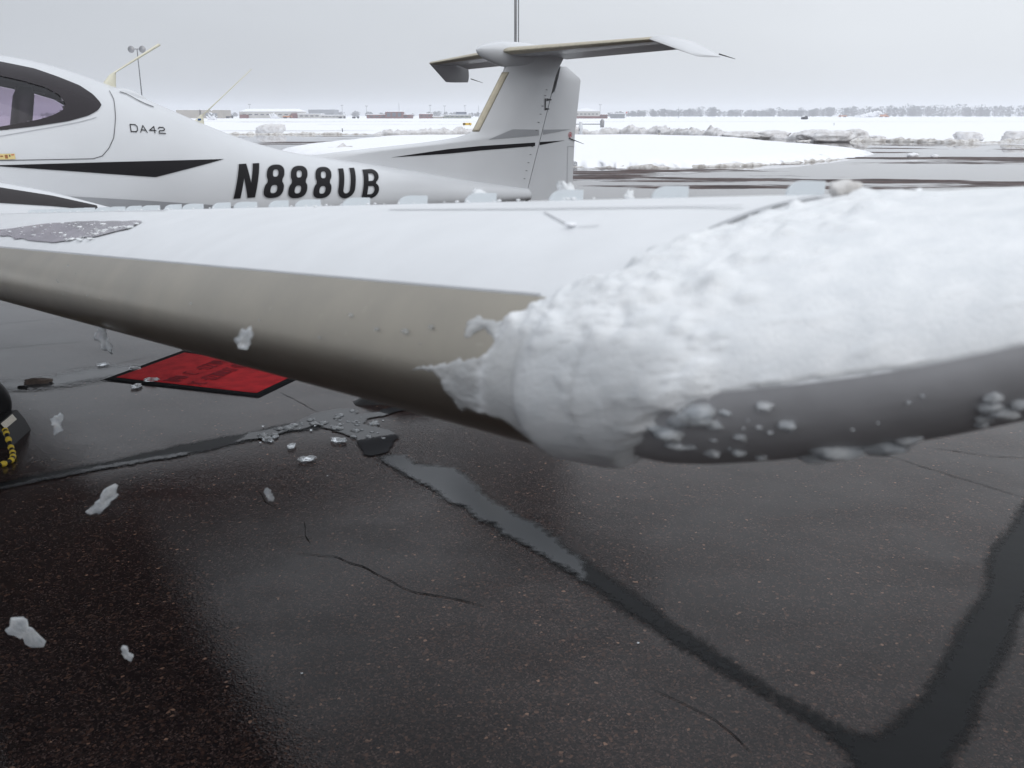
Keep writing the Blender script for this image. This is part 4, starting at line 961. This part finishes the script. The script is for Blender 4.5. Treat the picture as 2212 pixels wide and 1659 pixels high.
# ------------------------------------------------------------------ ice knocked off the wing, in the air and on the ground
FALL = [((-.753, 1.669, 1.382), .030, .034, 5, 'cloudy glassy ice chip in mid-air under the wing at the left'), ((-.782, 1.519, 1.271), .018, .036, 12, 'small streaky ice chip falling just above the left tyre chock'), ((-.657, 1.388, 1.184), .058, .024, 21, 'long bone-shaped white ice sliver falling over the dark asphalt'),
        ((-.732, 1.238, 1.034), .038, .042, 33, 'jagged fan-shaped ice shard falling at the lower left'), ((-.619, 1.315, .949), .016, .023, 41, 'little oval ice chip, lowest of the falling bits'), ((-.246, .827, 1.583), .018, .013, 52, 'white ice chip falling in front of the metal leading edge'), ((-.416, 1.476, 1.157), .014, .020, 61, 'faint greyish ice chip falling right of the bone-shaped sliver')]
for c, w, h, sd, lab in FALL:
    rf = random.Random(sd); N = 22; ph = [rf.uniform(0, 6.28) for _ in range(4)]; v = []; f = []       # a thin jagged flake, thicker in the middle
    rad = [1 + .30 * math.sin(2 * t + ph[0]) + .18 * math.sin(3 * t + ph[1]) + rf.uniform(-.26, .26) for t in [2 * math.pi * k / N for k in range(N)]]
    for sd_ in (1, -1):
        for rr in (1, .8, .5, .2):
            for k in range(N):
                t = 2 * math.pi * k / N; q_ = rad[k] * rr + (1 - rr) * .2 * rr
                v.append((w * .55 * q_ * math.cos(t), sd_ * (.0012 + .0030 * (1 - rr ** 2)) + .0035 * n3(q_ * math.cos(t) * 2.2 + sd, q_ * math.sin(t) * 2.2, sd_ * .4), h * .55 * q_ * math.sin(t)))
    f = [tuple(q_) for q_ in grid_faces(4, N, True)] + [tuple(i + 4 * N for i in q_) for q_ in grid_faces(4, N, True)] + [(k, (k + 1) % N, 4 * N + (k + 1) % N, 4 * N + k) for k in range(N)] + [tuple(range(3 * N, 4 * N)), tuple(range(7 * N, 8 * N))]
    me = bpy.data.meshes.new('ice_chip'); me.from_pydata(v, [], f); b = bmesh.new(); b.from_mesh(me); bmesh.ops.recalc_face_normals(b, faces=b.faces); b.to_mesh(me); b.free(); me.materials.append(M['flake'])
    o = link('falling_ice_chip', me); o.location = c; o.rotation_euler = (R(12), R({12: 35, 21: -38, 41: 20, 52: -30, 61: 15}.get(sd, 0)), R(sd % 20 - 10))
    tag(o, lab, 'ice chip', 'bits of ice falling from the wing')
GI = [((-2.50, 6.20), .055, 'clear ice flake lying on the red mat near its left corner', 0), ((-2.553, 6.075), .05, 'clear ice flake on the asphalt at the mat front edge', 1), ((-2.736, 6.52), .06, 'ice flake resting against the left rear edge of the mat', 2), ((-3.027, 6.651), .05, 'dark-sided ice bit left of the red mat', 3), ((-2.62, 7.22), .04, 'small flat ice bit behind the red mat', 4), ((-1.098, 4.682), .05, 'thin flat ice flake lying on its own below the puddle', 5), ((-1.228, 4.885), .04, 'chunky ice bit left of the thin flat flake', 6), ((-.985, 4.985), .05, 'pale ice bit at the front rim of the dark puddle', 7)]
for (x, y), r, lab, k in GI:
    o = link('ice_bit', chunk_mesh('ice_bit', r * .85, r * .5, r * .22, 60 + k, M['clear'], 3, .5, 2.2)); o.location = (x, y, .022 if k == 0 else .012); o.rotation_euler.z = k * 1.3; tag(o, lab, 'ice bit', 'ice bits on the ground')
rnd = random.Random(3); mb = MB()
for k in range(70):
    t = rnd.random(); x = -1.42 + .62 * t + rnd.gauss(0, .05); y = 5.02 + .30 * math.sin(t * 3) + rnd.gauss(0, .07)
    r = rnd.choice((.008, .010, .016, .026)) * rnd.uniform(.6, 1.2); bead(mb, (x, y, .008), r, .42, .5)
for k in range(16): bead(mb, (rnd.uniform(-4, 1.6), rnd.uniform(2.6, 8), .003), rnd.uniform(.003, .007), .5, .4)
o = mb.build('scattered_ice', M['clear'], None, True); tag(o, 'crumbs of clear ice scattered round the puddle under the wing', 'ice', kind='stuff')
o = link('dirt_clod', chunk_mesh('dirt_clod', .085, .04, .022, 77, simple('brown_dirt', (.075, .055, .045), .7, .3, 30, bump=.4), 3, .45, 2)); o.location = (-3.27, 6.181, .012); o.rotation_euler.z = .2
tag(o, 'brown clod of dirty ice left of the mat', 'clod')
o = link('dirt_clod', chunk_mesh('dirt_clod', .03, .02, .01, 78, M['rubber'], 3, .5, 2)); o.location = (-3.32, 6.06, .008); tag(o, 'small dark crumbs beside the brown clod', 'clod')

# ------------------------------------------------------------------ red mat
mat_ = empty('door_mat', (-2.13, 6.44, 0)); tag(mat_, 'red carpet mat with black rubber border lying on the wet asphalt', 'mat')
C4 = [Vector(c) - Vector((-2.13, 6.44)) for c in ((-2.881, 6.251), (-2.593, 7.116), (-1.406, 6.559), (-1.656, 5.83))]
C4 = [c for c in C4]
def mp4(a, b): return C4[0].lerp(C4[3], a).lerp(C4[1].lerp(C4[2], a), b)        # a along the front edge, b to the back
def slab(name, a0, a1, b0, b1, z0, z1, mat, par, n=24, bev=.008, wav=.0):
    v = []; vv = []
    As, Bs = linspace(a0, a1, n), linspace(b0, b1, n)
    for i, a in enumerate(As):
        for j, b in enumerate(Bs):
            p = mp4(a, b); e = min(i, j, n - 1 - i, n - 1 - j); v.append((p.x, p.y, z1 + (wav * fbm(p.x * 4, p.y * 4, 2)) if e else z0))
    return mesh(name, v, grid_faces(n, n), mat, par, False, True)
M['matrub'] = simple('matt_black_rubber', (.006, .006, .007), .9, .2, 30, spec=.04)
slab('rubber_border', 0, 1, 0, 1, .0, .010, M['matrub'], mat_, 40)
q = NT('red_carpet'); k = q.noise(300, 3); k2 = q.noise(9, 4, rough=.6)
q.set(Base_Color=q.mix(q.ramp(k2, [(.35, 0.), (.65, 1.)]), (.20, .010, .014), (.31, .016, .020)), Roughness=.95); q.b.inputs['Specular IOR Level'].default_value = .1; q.bump(k, .6, .004); M['carpet'] = q.m
slab('carpet', .06, .95, .085, .915, .010, .0145, M['carpet'], mat_, 60, 0, .002)
M['matprint'] = simple('dark_mat_print', (.11, .010, .016), .95, .3, 90, spec=.1)
def mat_text(polys, x0, y0, wx, wy):
    v = []; f = []; kk = 0
    for pl in polys:
        for a, b in zip(pl, pl[1:]):
            A_ = Vector((x0 + a[0] * wx, y0 + a[1] * wy)); B_ = Vector((x0 + b[0] * wx, y0 + b[1] * wy)); d = (B_ - A_).normalized(); nr = Vector((-d.y, d.x)) * .0055; n = len(v)
            for p in (A_ - nr, A_ + nr, B_ + nr, B_ - nr):
                m = mp4(p.x, p.y); v.append((m.x, m.y, .0178 + .0003 * kk))
            f.append((n, n + 1, n + 2, n + 3)); kk += 1
    return v, f
MT = [[[(0, 0), (0, 1), (1, 1), (1, .5), (0, .5)]], [[(0, 0), (0, 1)], [(0, .5), (1, .5)], [(1, 0), (1, 1)]], [[(0, 1), (0, 0), (1, 0)]], [[(0, 0), (.5, 1), (1, 0)]], [[(1, 1), (0, 1), (0, 0), (1, 0)], [(0, .5), (.7, .5)]], [[(0, 0), (0, 1), (1, 0), (1, 1)]], [[(.5, 0), (.5, 1)], [(0, 1), (1, 1)]], [[(0, 1), (0, 0), (1, 0), (1, 1)]], [[(1, .9), (.2, 1), (0, .6), (1, .4), (.8, 0), (0, .1)]]]
for row, (y0, n) in enumerate(((.17, 11), (.17, 15))):
    for k in range(n):
        if (row == 0 and k in (3, 5)) or (row == 1 and k in (2,)): continue
        vv, ff = mat_text(MT[(k * 4 + row * 3) % 9], (.36 if row == 0 else .52), .10 + (.70 / n) * k, .085, .5 / n)
        mesh('mat_print', vv, ff, M['matprint'], mat_, False, True)

# ------------------------------------------------------------------ chocks
def wedge_chock(name, loc, rz, length, wid, hgt, label):
    e = empty(name, loc, rz); tag(e, label, 'wheel chock')
    rows = []
    for t in linspace(0, 1, 12):
        x = (t - .5) * length; k = min(1, t / .28, (1 - t) / .10 + .25) ** .7
        rows.append([(x, -wid / 2 * (.45 + .55 * k), 0), (x, -wid / 2 * (.35 + .5 * k), hgt * k * .55), (x, -wid * .10, hgt * k), (x, wid * .10, hgt * k), (x, wid / 2 * (.35 + .5 * k), hgt * k * .55), (x, wid / 2 * (.45 + .55 * k), 0)])
    loft(rows, 'rubber_body', M['rubber'], e, sharp=40)
    return e
wedge_chock('rubber_stop', (-.50, 5.90, 0), R(20), 1.1, .22, .13, 'long black rubber stop lying in the puddle, partly hidden under the wing')
ck = empty('wheel_chock', (-2.90, 5.03, 0), R(8)); tag(ck, 'black rubber chock with tan label and rope against the tyre at the left edge', 'wheel chock')
rows = []
for y in linspace(-.16, .16, 9):
    k = 1 - .05 * abs(y / .16) ** 4
    rows.append([(-.075, y, 0), (-.055, y, .075 * k), (-.025, y, .13 * k), (.025, y, .13 * k), (.06, y, .07 * k), (.085, y, 0)])
loft(rows, 'rubber_body', M['rubber'], ck, sharp=40)
for k in range(4):
    MB().box(-.050 + .014 * k, -.044 + .014 * k, -.15, .15, .128, .1335).build('rib', M['rubber'], ck)
v = [(.0305, -.115, .1265), (.0505, -.115, .0945), (.0505, .06, .0945), (.0305, .06, .1265)]
mesh('label', [(x + .004, y, z + .002) for x, y, z in v], [(0, 1, 2, 3)], M['placard'], ck, False, True)
rp = [Vector(p) for p in ((-2.82, 4.90, .10), (-2.79, 4.86, .085), (-2.745, 4.80, .035), (-2.70, 4.73, .016), (-2.665, 4.64, .016), (-2.70, 4.56, .016), (-2.78, 4.52, .016), (-2.90, 4.50, .016), (-3.05, 4.52, .016))]
rope = empty('rope', tuple(rp[3])); rope.location.z = 0; tag(rope, 'yellow and black striped rope trailing from the tyre chock', 'rope')
sm_ = []
for i in range(len(rp) - 1):
    p0, p1, p2, p3 = rp[max(0, i - 1)], rp[i], rp[i + 1], rp[min(len(rp) - 1, i + 2)]
    for j in range(8): t = j / 8; sm_.append(.5 * ((2 * p1) + (p2 - p0) * t + (2 * p0 - 5 * p1 + 4 * p2 - p3) * t * t + (3 * p1 - p0 - 3 * p2 + p3) * t ** 3))
off = Vector((rp[3].x, rp[3].y, 0)); M['yrope'] = simple('yellow_rope', (.42, .30, .02), .7, .2, 80); 
MB().tube([p - off for p in sm_], .012, 10).build('black_strand', M['rubber'], rope, True)
d = 0; seg = []
for i in range(0, len(sm_) - 3, 5):
    MB().tube([p - off for p in sm_[i:i + 4]], [.011, .0165, .0165, .011], 10).build('yellow_band', M['yrope'], rope, True)

# ------------------------------------------------------------------ lamp pole, mast, small airfield things
lp = empty('lamp_pole', (-57.0, 150, 0)); tag(lp, 'tall apron light pole with two round heads beyond the cockpit', 'lamp post')
M['pole'] = simple('grey_pole', (.10, .105, .115), .6, .1, 2)
MB().tube([(0, 0, 0), (0, 0, 11.5)], [.10, .06], 10).build('pole', M['pole'], lp, True)
MB().tube([(-.75, 0, 11.45), (.75, 0, 11.45)], .05, 8).build('crossarm', M['pole'], lp, True)
for x in (-.85, .85):
    rows = [[(x + r * math.cos(a), y, 11.4 + r * math.sin(a)) for a in [2 * math.pi * k / 20 for k in range(20)]] for y, r in ((-.18, .50), (-.10, .52), (.12, .40), (.22, .18))]
    loft(rows, 'lamp_head', M['metal'], lp)
ms = empty('mast', (.21, 45, 0)); tag(ms, 'tall grey double mast rising behind the tail', 'mast')
MB().tube([(-.05, 0, 0), (-.05, 0, 14)], .062, 12).build('pole', M['metal'], ms, True)
MB().tube([(.085, 0, 0), (.085, 0, 14)], .022, 8).build('conduit', M['pole'], ms, True)
for z in (1, 4, 7, 10, 13): MB().box(-.05, .085, -.03, .03, z, z + .06).build('bracket', M['metal'], ms)
sg_ = empty('taxiway_sign', (-7.8, 168, 0)); tag(sg_, 'low yellow taxiway sign with black marks left of the fin', 'sign')
M['ysign'] = simple('yellow_sign', (.65, .42, .05), .5, .05, 3)
MB().box(-.75, .75, -.1, .1, .12, .52).build('panel', M['ysign'], sg_)
for x0, x1 in ((-.72, -.30), (.35, .45)): MB().box(x0, x1, -.106, -.1, .18, .46).build('legend', M['black'], sg_)
for x in (-.55, .55): MB().box(x - .04, x + .04, -.04, .04, -.03, .12).build('leg', M['pole'], sg_)
mk = empty('marker_post', (5.55, 78, .2)); tag(mk, 'short white marker post right behind the rudder', 'post')
MB().tube([(0, 0, 0), (0, 0, 1.02), (0, 0, 1.06)], [.15, .15, .11], 14).build('post', M['paint'], mk, True)
MB().box(-.16, -.12, -.16, -.10, .35, .55).build('plate', M['pole'], mk)
tl = empty('taxiway_light', (11.6, 76, .3)); tag(tl, 'small taxiway light half buried at the far rim of the snow island', 'light')
MB().tube([(0, 0, -.1), (0, 0, .18)], .05, 10).build('stem', M['placard'], tl, True)
MB().tube([(0, 0, .18), (0, 0, .32), (0, 0, .38)], [.12, .13, .06], 12).build('lens', M['metal'], tl, True)
for x, y, lab in ((9.0, 150, 'thin dark pipe rail on the snow right of the rudder'),):
    pr = empty('pipe_rail', (x, y, 0)); tag(pr, lab, 'rail')
    MB().tube([(-5.5, 0, .45), (5, 0, .45)], .06, 8).build('pipe', M['pole'], pr, True)
    for k in (-5.5, -2, 1.5, 5): MB().tube([(k, 0, -.05), (k, 0, .45)], .05, 8).build('leg', M['pole'], pr, True)
    MB().tube([(5, 0, -.05), (5, 0, .9), (5, 0, 1.2)], [.3, .35, .15], 10).build('tank', M['metal'], pr, True)

# ------------------------------------------------------------------ far buildings
M['tanwall'] = simple('tan_metal_wall', (.36, .33, .29), .8, .08, .3); M['whitewall'] = simple('pale_wall', (.46, .45, .43), .8, .08, .3)
M['brick'] = simple('red_brick_wall', (.17, .07, .065), .85, .2, .4); M['greywall'] = simple('grey_wall', (.22, .23, .25), .8, .1, .3)
M['olive'] = simple('olive_wall', (.25, .26, .22), .8, .1, .3); M['win'] = simple('dark_glazing', (.06, .07, .085), .25, .2, 1); M['bluewall'] = simple('slate_blue_wall', (.09, .11, .14), .6, .1, .3)
def building(name, label, x0, x1, y, dep, h, wall, roof='flat', rise=1., wins=0, win_z=None, doors=0, group='far airport buildings', wmat='win', eave=.3, base=None):
    cx = (x0 + x1) / 2; e = empty(name, (cx, y, 0)); tag(e, label, 'building', group); w = (x1 - x0) / 2
    MB().box(-w, w, 0, dep, -.1, h).build('wall', M[wall], e)
    if base: MB().box(-w - .03, w + .03, -.05, dep, -.1, base[0]).build('base_wall', M[base[1]], e)
    if roof == 'flat': MB().box(-w - eave, w + eave, -eave, dep + eave, h, h + .35).build('roof', M['snow'], e)
    else:
        m = MB(); r = rise; k = w * (0 if roof == 'gable' else .92)
        m.add([(-w - eave, -eave, h), (w + eave, -eave, h), (w + eave, dep + eave, h), (-w - eave, dep + eave, h), (-k, dep / 2 if roof == 'long' else -eave, h + r), (k + (.01 if roof == 'gable' else 0), dep / 2 if roof == 'long' else -eave, h + r), (k + .01, dep / 2 if roof == 'long' else dep + eave, h + r), (-k, dep / 2 if roof == 'long' else dep + eave, h + r)],
              [(0, 1, 5, 4), (1, 2, 6, 5), (2, 3, 7, 6), (3, 0, 4, 7), (4, 5, 6, 7), (3, 2, 1, 0)]); m.build('roof', M['snow'], e)
    if wins:
        zz = win_z or (h * .45, h * .7)
        for i in range(wins):
            a = -w * .92 + 1.84 * w * (i + .2) / wins; b = -w * .92 + 1.84 * w * (i + .8) / wins; MB().box(a, b, -.08, .05, *zz).build('window', M[wmat], e)
    for i in range(doors):
        a = -w * .8 + 1.6 * w * (i + .15) / doors; b = -w * .8 + 1.6 * w * (i + .85) / doors; MB().box(a, b, -.12, .05, 0, h * .62).build('door', M['greywall'], e)
    return e
building('hangar', 'plain tan flat-roofed hangar farthest left, beyond the blade antenna', -207.9, -193.8, 600, 20, 4.9, 'tanwall')
building('hangar', 'plain tan flat-roofed hangar second from left, beyond the whip antenna', -192.5, -179.8, 600, 20, 4.9, 'tanwall', doors=1)
b1 = building('hangar', 'long pale hangar with snowy roof and brick corners right of the whip antenna', -169, -133, 600, 26, 4.0, 'whitewall', 'long', 1.7, 9, (1.9, 2.5), base=(1.2, 'whitewall'))
MB().box(-17.5, -12, -.9, -.1, 0, 2.2).build('brick_corner', M['brick'], b1); MB().box(14.5, 18.3, -1.0, -.1, 0, 3.0).build('brick_corner', M['brick'], b1)
building('low_shed', 'low pale shed right of the long hangar', -131, -117, 592, 12, 2.4, 'whitewall', wins=4)
building('office_block', 'hazy grey office block rising far behind the low sheds', -189, -165, 900, 24, 6.9, 'greywall', wins=10, win_z=(2.5, 3.4))
building('glazed_shed', 'small white shed with long window band below the grey office block', -114, -100, 575, 8, 1.7, 'whitewall', wins=6)
bt = building('terminal', 'long low red brick terminal with glazed centre', -87, -61, 580, 18, 2.1, 'brick', wins=7, win_z=(.7, 1.4))
bt2 = building('terminal_tower', 'taller red brick block with blue glass front on the terminal', -75.5, -65, 577, 8, 3.8, 'brick', wins=3, win_z=(1.0, 3.2), wmat='bluewall')
building('brick_house', 'small red brick building right of the terminal', -55.7, -48.2, 580, 10, 2.5, 'brick', wins=3)
building('low_shed', 'very low tan shed right of the small brick building', -47.4, -41.5, 580, 8, 1.0, 'tanwall')
building('long_shed', 'long olive shed just left of the tail fin', -41, -25, 582, 12, 1.8, 'olive', wins=5)
building('roof_block', 'slate blue block behind the olive shed', -37.3, -30.3, 640, 8, 4.0, 'bluewall')
building('hangar', 'pale hangar with snowy gable roof just right of the rudder', 36, 50.8, 560, 22, 4.0, 'whitewall', 'gable', 1.9, 6, (2.2, 2.7), base=(1.3, 'brick'))
building('low_shed', 'low brick shed right of the gabled hangar', 51.2, 55.5, 562, 8, 2.2, 'brick', wins=2)
building('grey_shed', 'square grey shed at the left end of the tree line', 61.9, 69.9, 600, 10, 2.6, 'greywall', doors=1)
building('white_house', 'tiny pale building at the foot of the trees near the right edge', 700, 716, 1150, 12, 2.6, 'tanwall', wins=4)
for i, (x, y, h, hd) in enumerate(((-173, 640, 8.6, 1), (-112, 640, 8.0, 1), (-74.5, 640, 9.5, 0), (-54, 640, 8.0, 1), (-44.5, 640, 7.6, 1), (-22, 640, 8, 0), (54.5, 600, 8.0, 1), (110, 640, 7.0, 0), (-96, 640, 7.6, 1), (-31, 640, 7.8, 1))):
    e = empty('floodlight_pole', (x, y, 0)); tag(e, (('thin ' + ('twin-lamp floodlight pole ' if hd else 'bare pole ') + ['behind the left end of the long pale hangar', 'above the small glazed shed', 'above the red brick terminal, tallest of all', 'above the small red brick building', 'above the very low tan shed', 'just left of the tail fin', 'above the low brick shed right of the rudder', 'standing alone before the tree line', 'left of the terminal', 'above the slate blue block'][i])), 'pole', 'far poles with lamps' if hd else 'far bare poles')
    MB().tube([(0, 0, 0), (0, 0, h)], [.14, .08], 6).build('pole', M['pole'], e, True)
    if hd:
        for k in (-.5, .5): MB().box(k - .3, k + .3, -.15, .15, h - .1, h + .25).build('lamp_head', M['pole'], e)
fl = empty('flag', (70.6, 600, 0)); tag(fl, 'little red flag on a pole beside the square grey shed', 'flag')
MB().tube([(0, 0, 0), (0, 0, 4.0)], .06, 6).build('pole', M['pole'], fl); m = MB(); m.box(.05, .75, -.03, .03, 2.9, 3.9); m.build('cloth', simple('red_cloth', (.5, .04, .04), .8), fl)

# ploughs and ground vehicles
def vehicle(name, loc, rz, ln, h, body, label, plough=False):
    e = empty(name, loc, rz); tag(e, label, 'vehicle')
    MB().box(-ln / 2, ln * .18, -1.1, 1.1, .6, h * .72).build('body', M[body], e)
    MB().box(ln * .2, ln * .46, -1.05, 1.05, .55, h).build('cab', M[body], e); MB().box(ln * .24, ln * .465, -1.07, 1.07, h * .62, h * .9).build('window', M['win'], e)
    for x in (-ln * .36, -ln * .18, ln * .33):
        for y in (-1.0, 1.0): MB().tube([(x, y - .15, .5), (x, y + .15, .5)], .5, 12).build('wheel', M['rubber'], e)
    if plough:
        rows = [[(ln * .5 + .5 * math.sin(a), y, .1 + 1.1 * (1 - math.cos(a)) * .5) for a in linspace(0, math.pi, 6)] for y in (-1.9, 1.9)]
        mesh('blade', [p for r in rows for p in r], grid_faces(2, 6), M['orange'], e, False)
    return e
M['orange'] = simple('orange_paint', (.50, .17, .05), .5, .08, 1)
vehicle('snow_plough', (345, 900, 0), R(10), 9, 3.2, 'orange', 'orange snow plough throwing a white plume before the tree line', True)
vehicle('snow_plough', (309, 905, 0), R(170), 7, 2.3, 'orange', 'smaller orange plough left of the snow plume', True)
vehicle('service_truck', (-135.5, 585, 0), 0, 5.5, 1.9, 'orange', 'orange truck parked before the long pale hangar')
vehicle('service_truck', (-172, 590, 0), R(10), 4.5, 1.7, 'darkmetal', 'dark truck parked left of the long pale hangar')
vehicle('parked_car', (-100, 570, 0), 0, 4.2, 1.4, 'whitewall', 'pale car parked before the small white shed')
vehicle('parked_car', (-92, 570, 0), 0, 4.2, 1.3, 'greywall', 'grey car parked left of the terminal')
vehicle('ground_tug', (130, 430, 0), 0, 2.2, 1.6, 'darkmetal', 'tiny dark tug alone on the far snow field')
rnd = random.Random(8)
def plume(loc, sx, sz, n, label, lean):
    mb = MB()
    for k in range(n):
        t = rnd.random() ** .6; r = (1 - t) * .5 + .12
        c = (-sx * t + rnd.gauss(0, sx * .08), rnd.gauss(0, sx * .12), sz * (1 - t) * rnd.uniform(.1, 1) ** .7 + .1) if lean else (rnd.gauss(0, sx * .3), rnd.gauss(0, sx * .2), abs(rnd.gauss(0, sz * .42)))
        bead(mb, c, rnd.uniform(.25, .6) * (sx / 8 + .3), .8, .3)
    o = mb.build('snow_plume', M['snow'], None, True); o.location = loc; tag(o, label, 'snow plume', kind='stuff')
plume((341, 899, 0), 18, 5.4, 420, 'white plume of snow blown from the orange plough', True)
plume((-137.5, 560, 0), 3.6, 2.6, 160, 'white burst of blown snow before the long pale hangar', False)
plume((-121, 390, 0), 2.6, 2.2, 120, 'white burst of blown snow behind the whip antenna', False)
for x, y, lab in ((-19, 108, 'tiny dark edge marker in the snow right of the single big snow block'), (60, 180, 'tiny dark edge marker in the snow above the ploughed blocks'), (200, 500, 'tiny dark edge marker far out on the snow before the left part of the wood')):
    e = empty('edge_marker', (x, y, 0)); tag(e, lab, 'marker', 'edge markers in the snow'); MB().tube([(0, 0, -.05), (0, 0, .3), (0, 0, .36)], [.05, .05, .1], 8).build('stake', M['pole'], e)

# far wood: reads as one mass
rnd = random.Random(21); vb = []; fb = []
M['wood'] = simple('bare_winter_wood', (.055, .052, .055), .9, .35, .05, spec=.1)
x = -700.
while x < 1150:
    k = max(0, min(1, (x - 140) / 120)); h = (5.0 + 4.5 * k + 5 * max(0, min(1, (x - 420) / 200))) * (1 + .55 * fbm(x * .016, 3)) * rnd.uniform(.75, 1.2); y = 1400 + rnd.uniform(-60, 90); wd = h * rnd.uniform(.55, 1.0)
    for j in range(4): pass
    n = len(vb); vb += [(x - .25, y, 0), (x + .25, y, 0), (x + .12, y, h * .7), (x - .12, y, h * .7)]; fb.append((n, n + 1, n + 2, n + 3))
    for j in range(120):
        a, b, c = rnd.gauss(0, .42), rnd.gauss(0, .42), rnd.uniform(-1, 1); rr = math.sqrt(max(.05, 1 - c * c)); cx, cy, cz = x + a * wd * rr, y + b * wd * rr, h * .52 + c * h * .48
        sz = rnd.uniform(.3, .95); n = len(vb); d1 = Vector((rnd.gauss(0, 1), rnd.gauss(0, .4), rnd.gauss(0, 1))).normalized() * sz; d2 = Vector((rnd.gauss(0, 1), rnd.gauss(0, .4), rnd.gauss(0, 1))).normalized() * sz
        vb += [(cx - d1.x, cy - d1.y, max(0, cz - d1.z)), (cx + d2.x, cy + d2.y, max(0, cz + d2.z)), (cx + d1.x, cy + d1.y, max(0, cz + d1.z)), (cx - d2.x, cy - d2.y, max(0, cz - d2.z))]; fb.append((n, n + 1, n + 2, n + 3))
    x += rnd.uniform(1.4, 3.4) if x > 120 else rnd.uniform(3, 6)
o = mesh('distant_wood', vb, fb, M['wood'], None, False); tag(o, 'long line of bare hazy winter trees along the horizon', 'trees', kind='stuff')

# ------------------------------------------------------------------ winter haze
hz = MB().box(-2350, 2350, -300, 2500, -1.03, 26).build('haze', None); hz['kind'] = 'stuff'
hm = bpy.data.materials.new('winter_haze'); hm.use_nodes = True; t = hm.node_tree; t.nodes.clear(); ho = t.nodes.new('ShaderNodeOutputMaterial'); hv = t.nodes.new('ShaderNodeVolumePrincipled')
hv.inputs['Color'].default_value = (.93, .95, 1, 1); hv.inputs['Density'].default_value = .00045; hv.inputs['Anisotropy'].default_value = .2; t.links.new(hv.outputs[0], ho.inputs['Volume'])
hz.data.materials.append(hm)
tag(hz, 'thin pale winter haze over the airfield', 'haze')
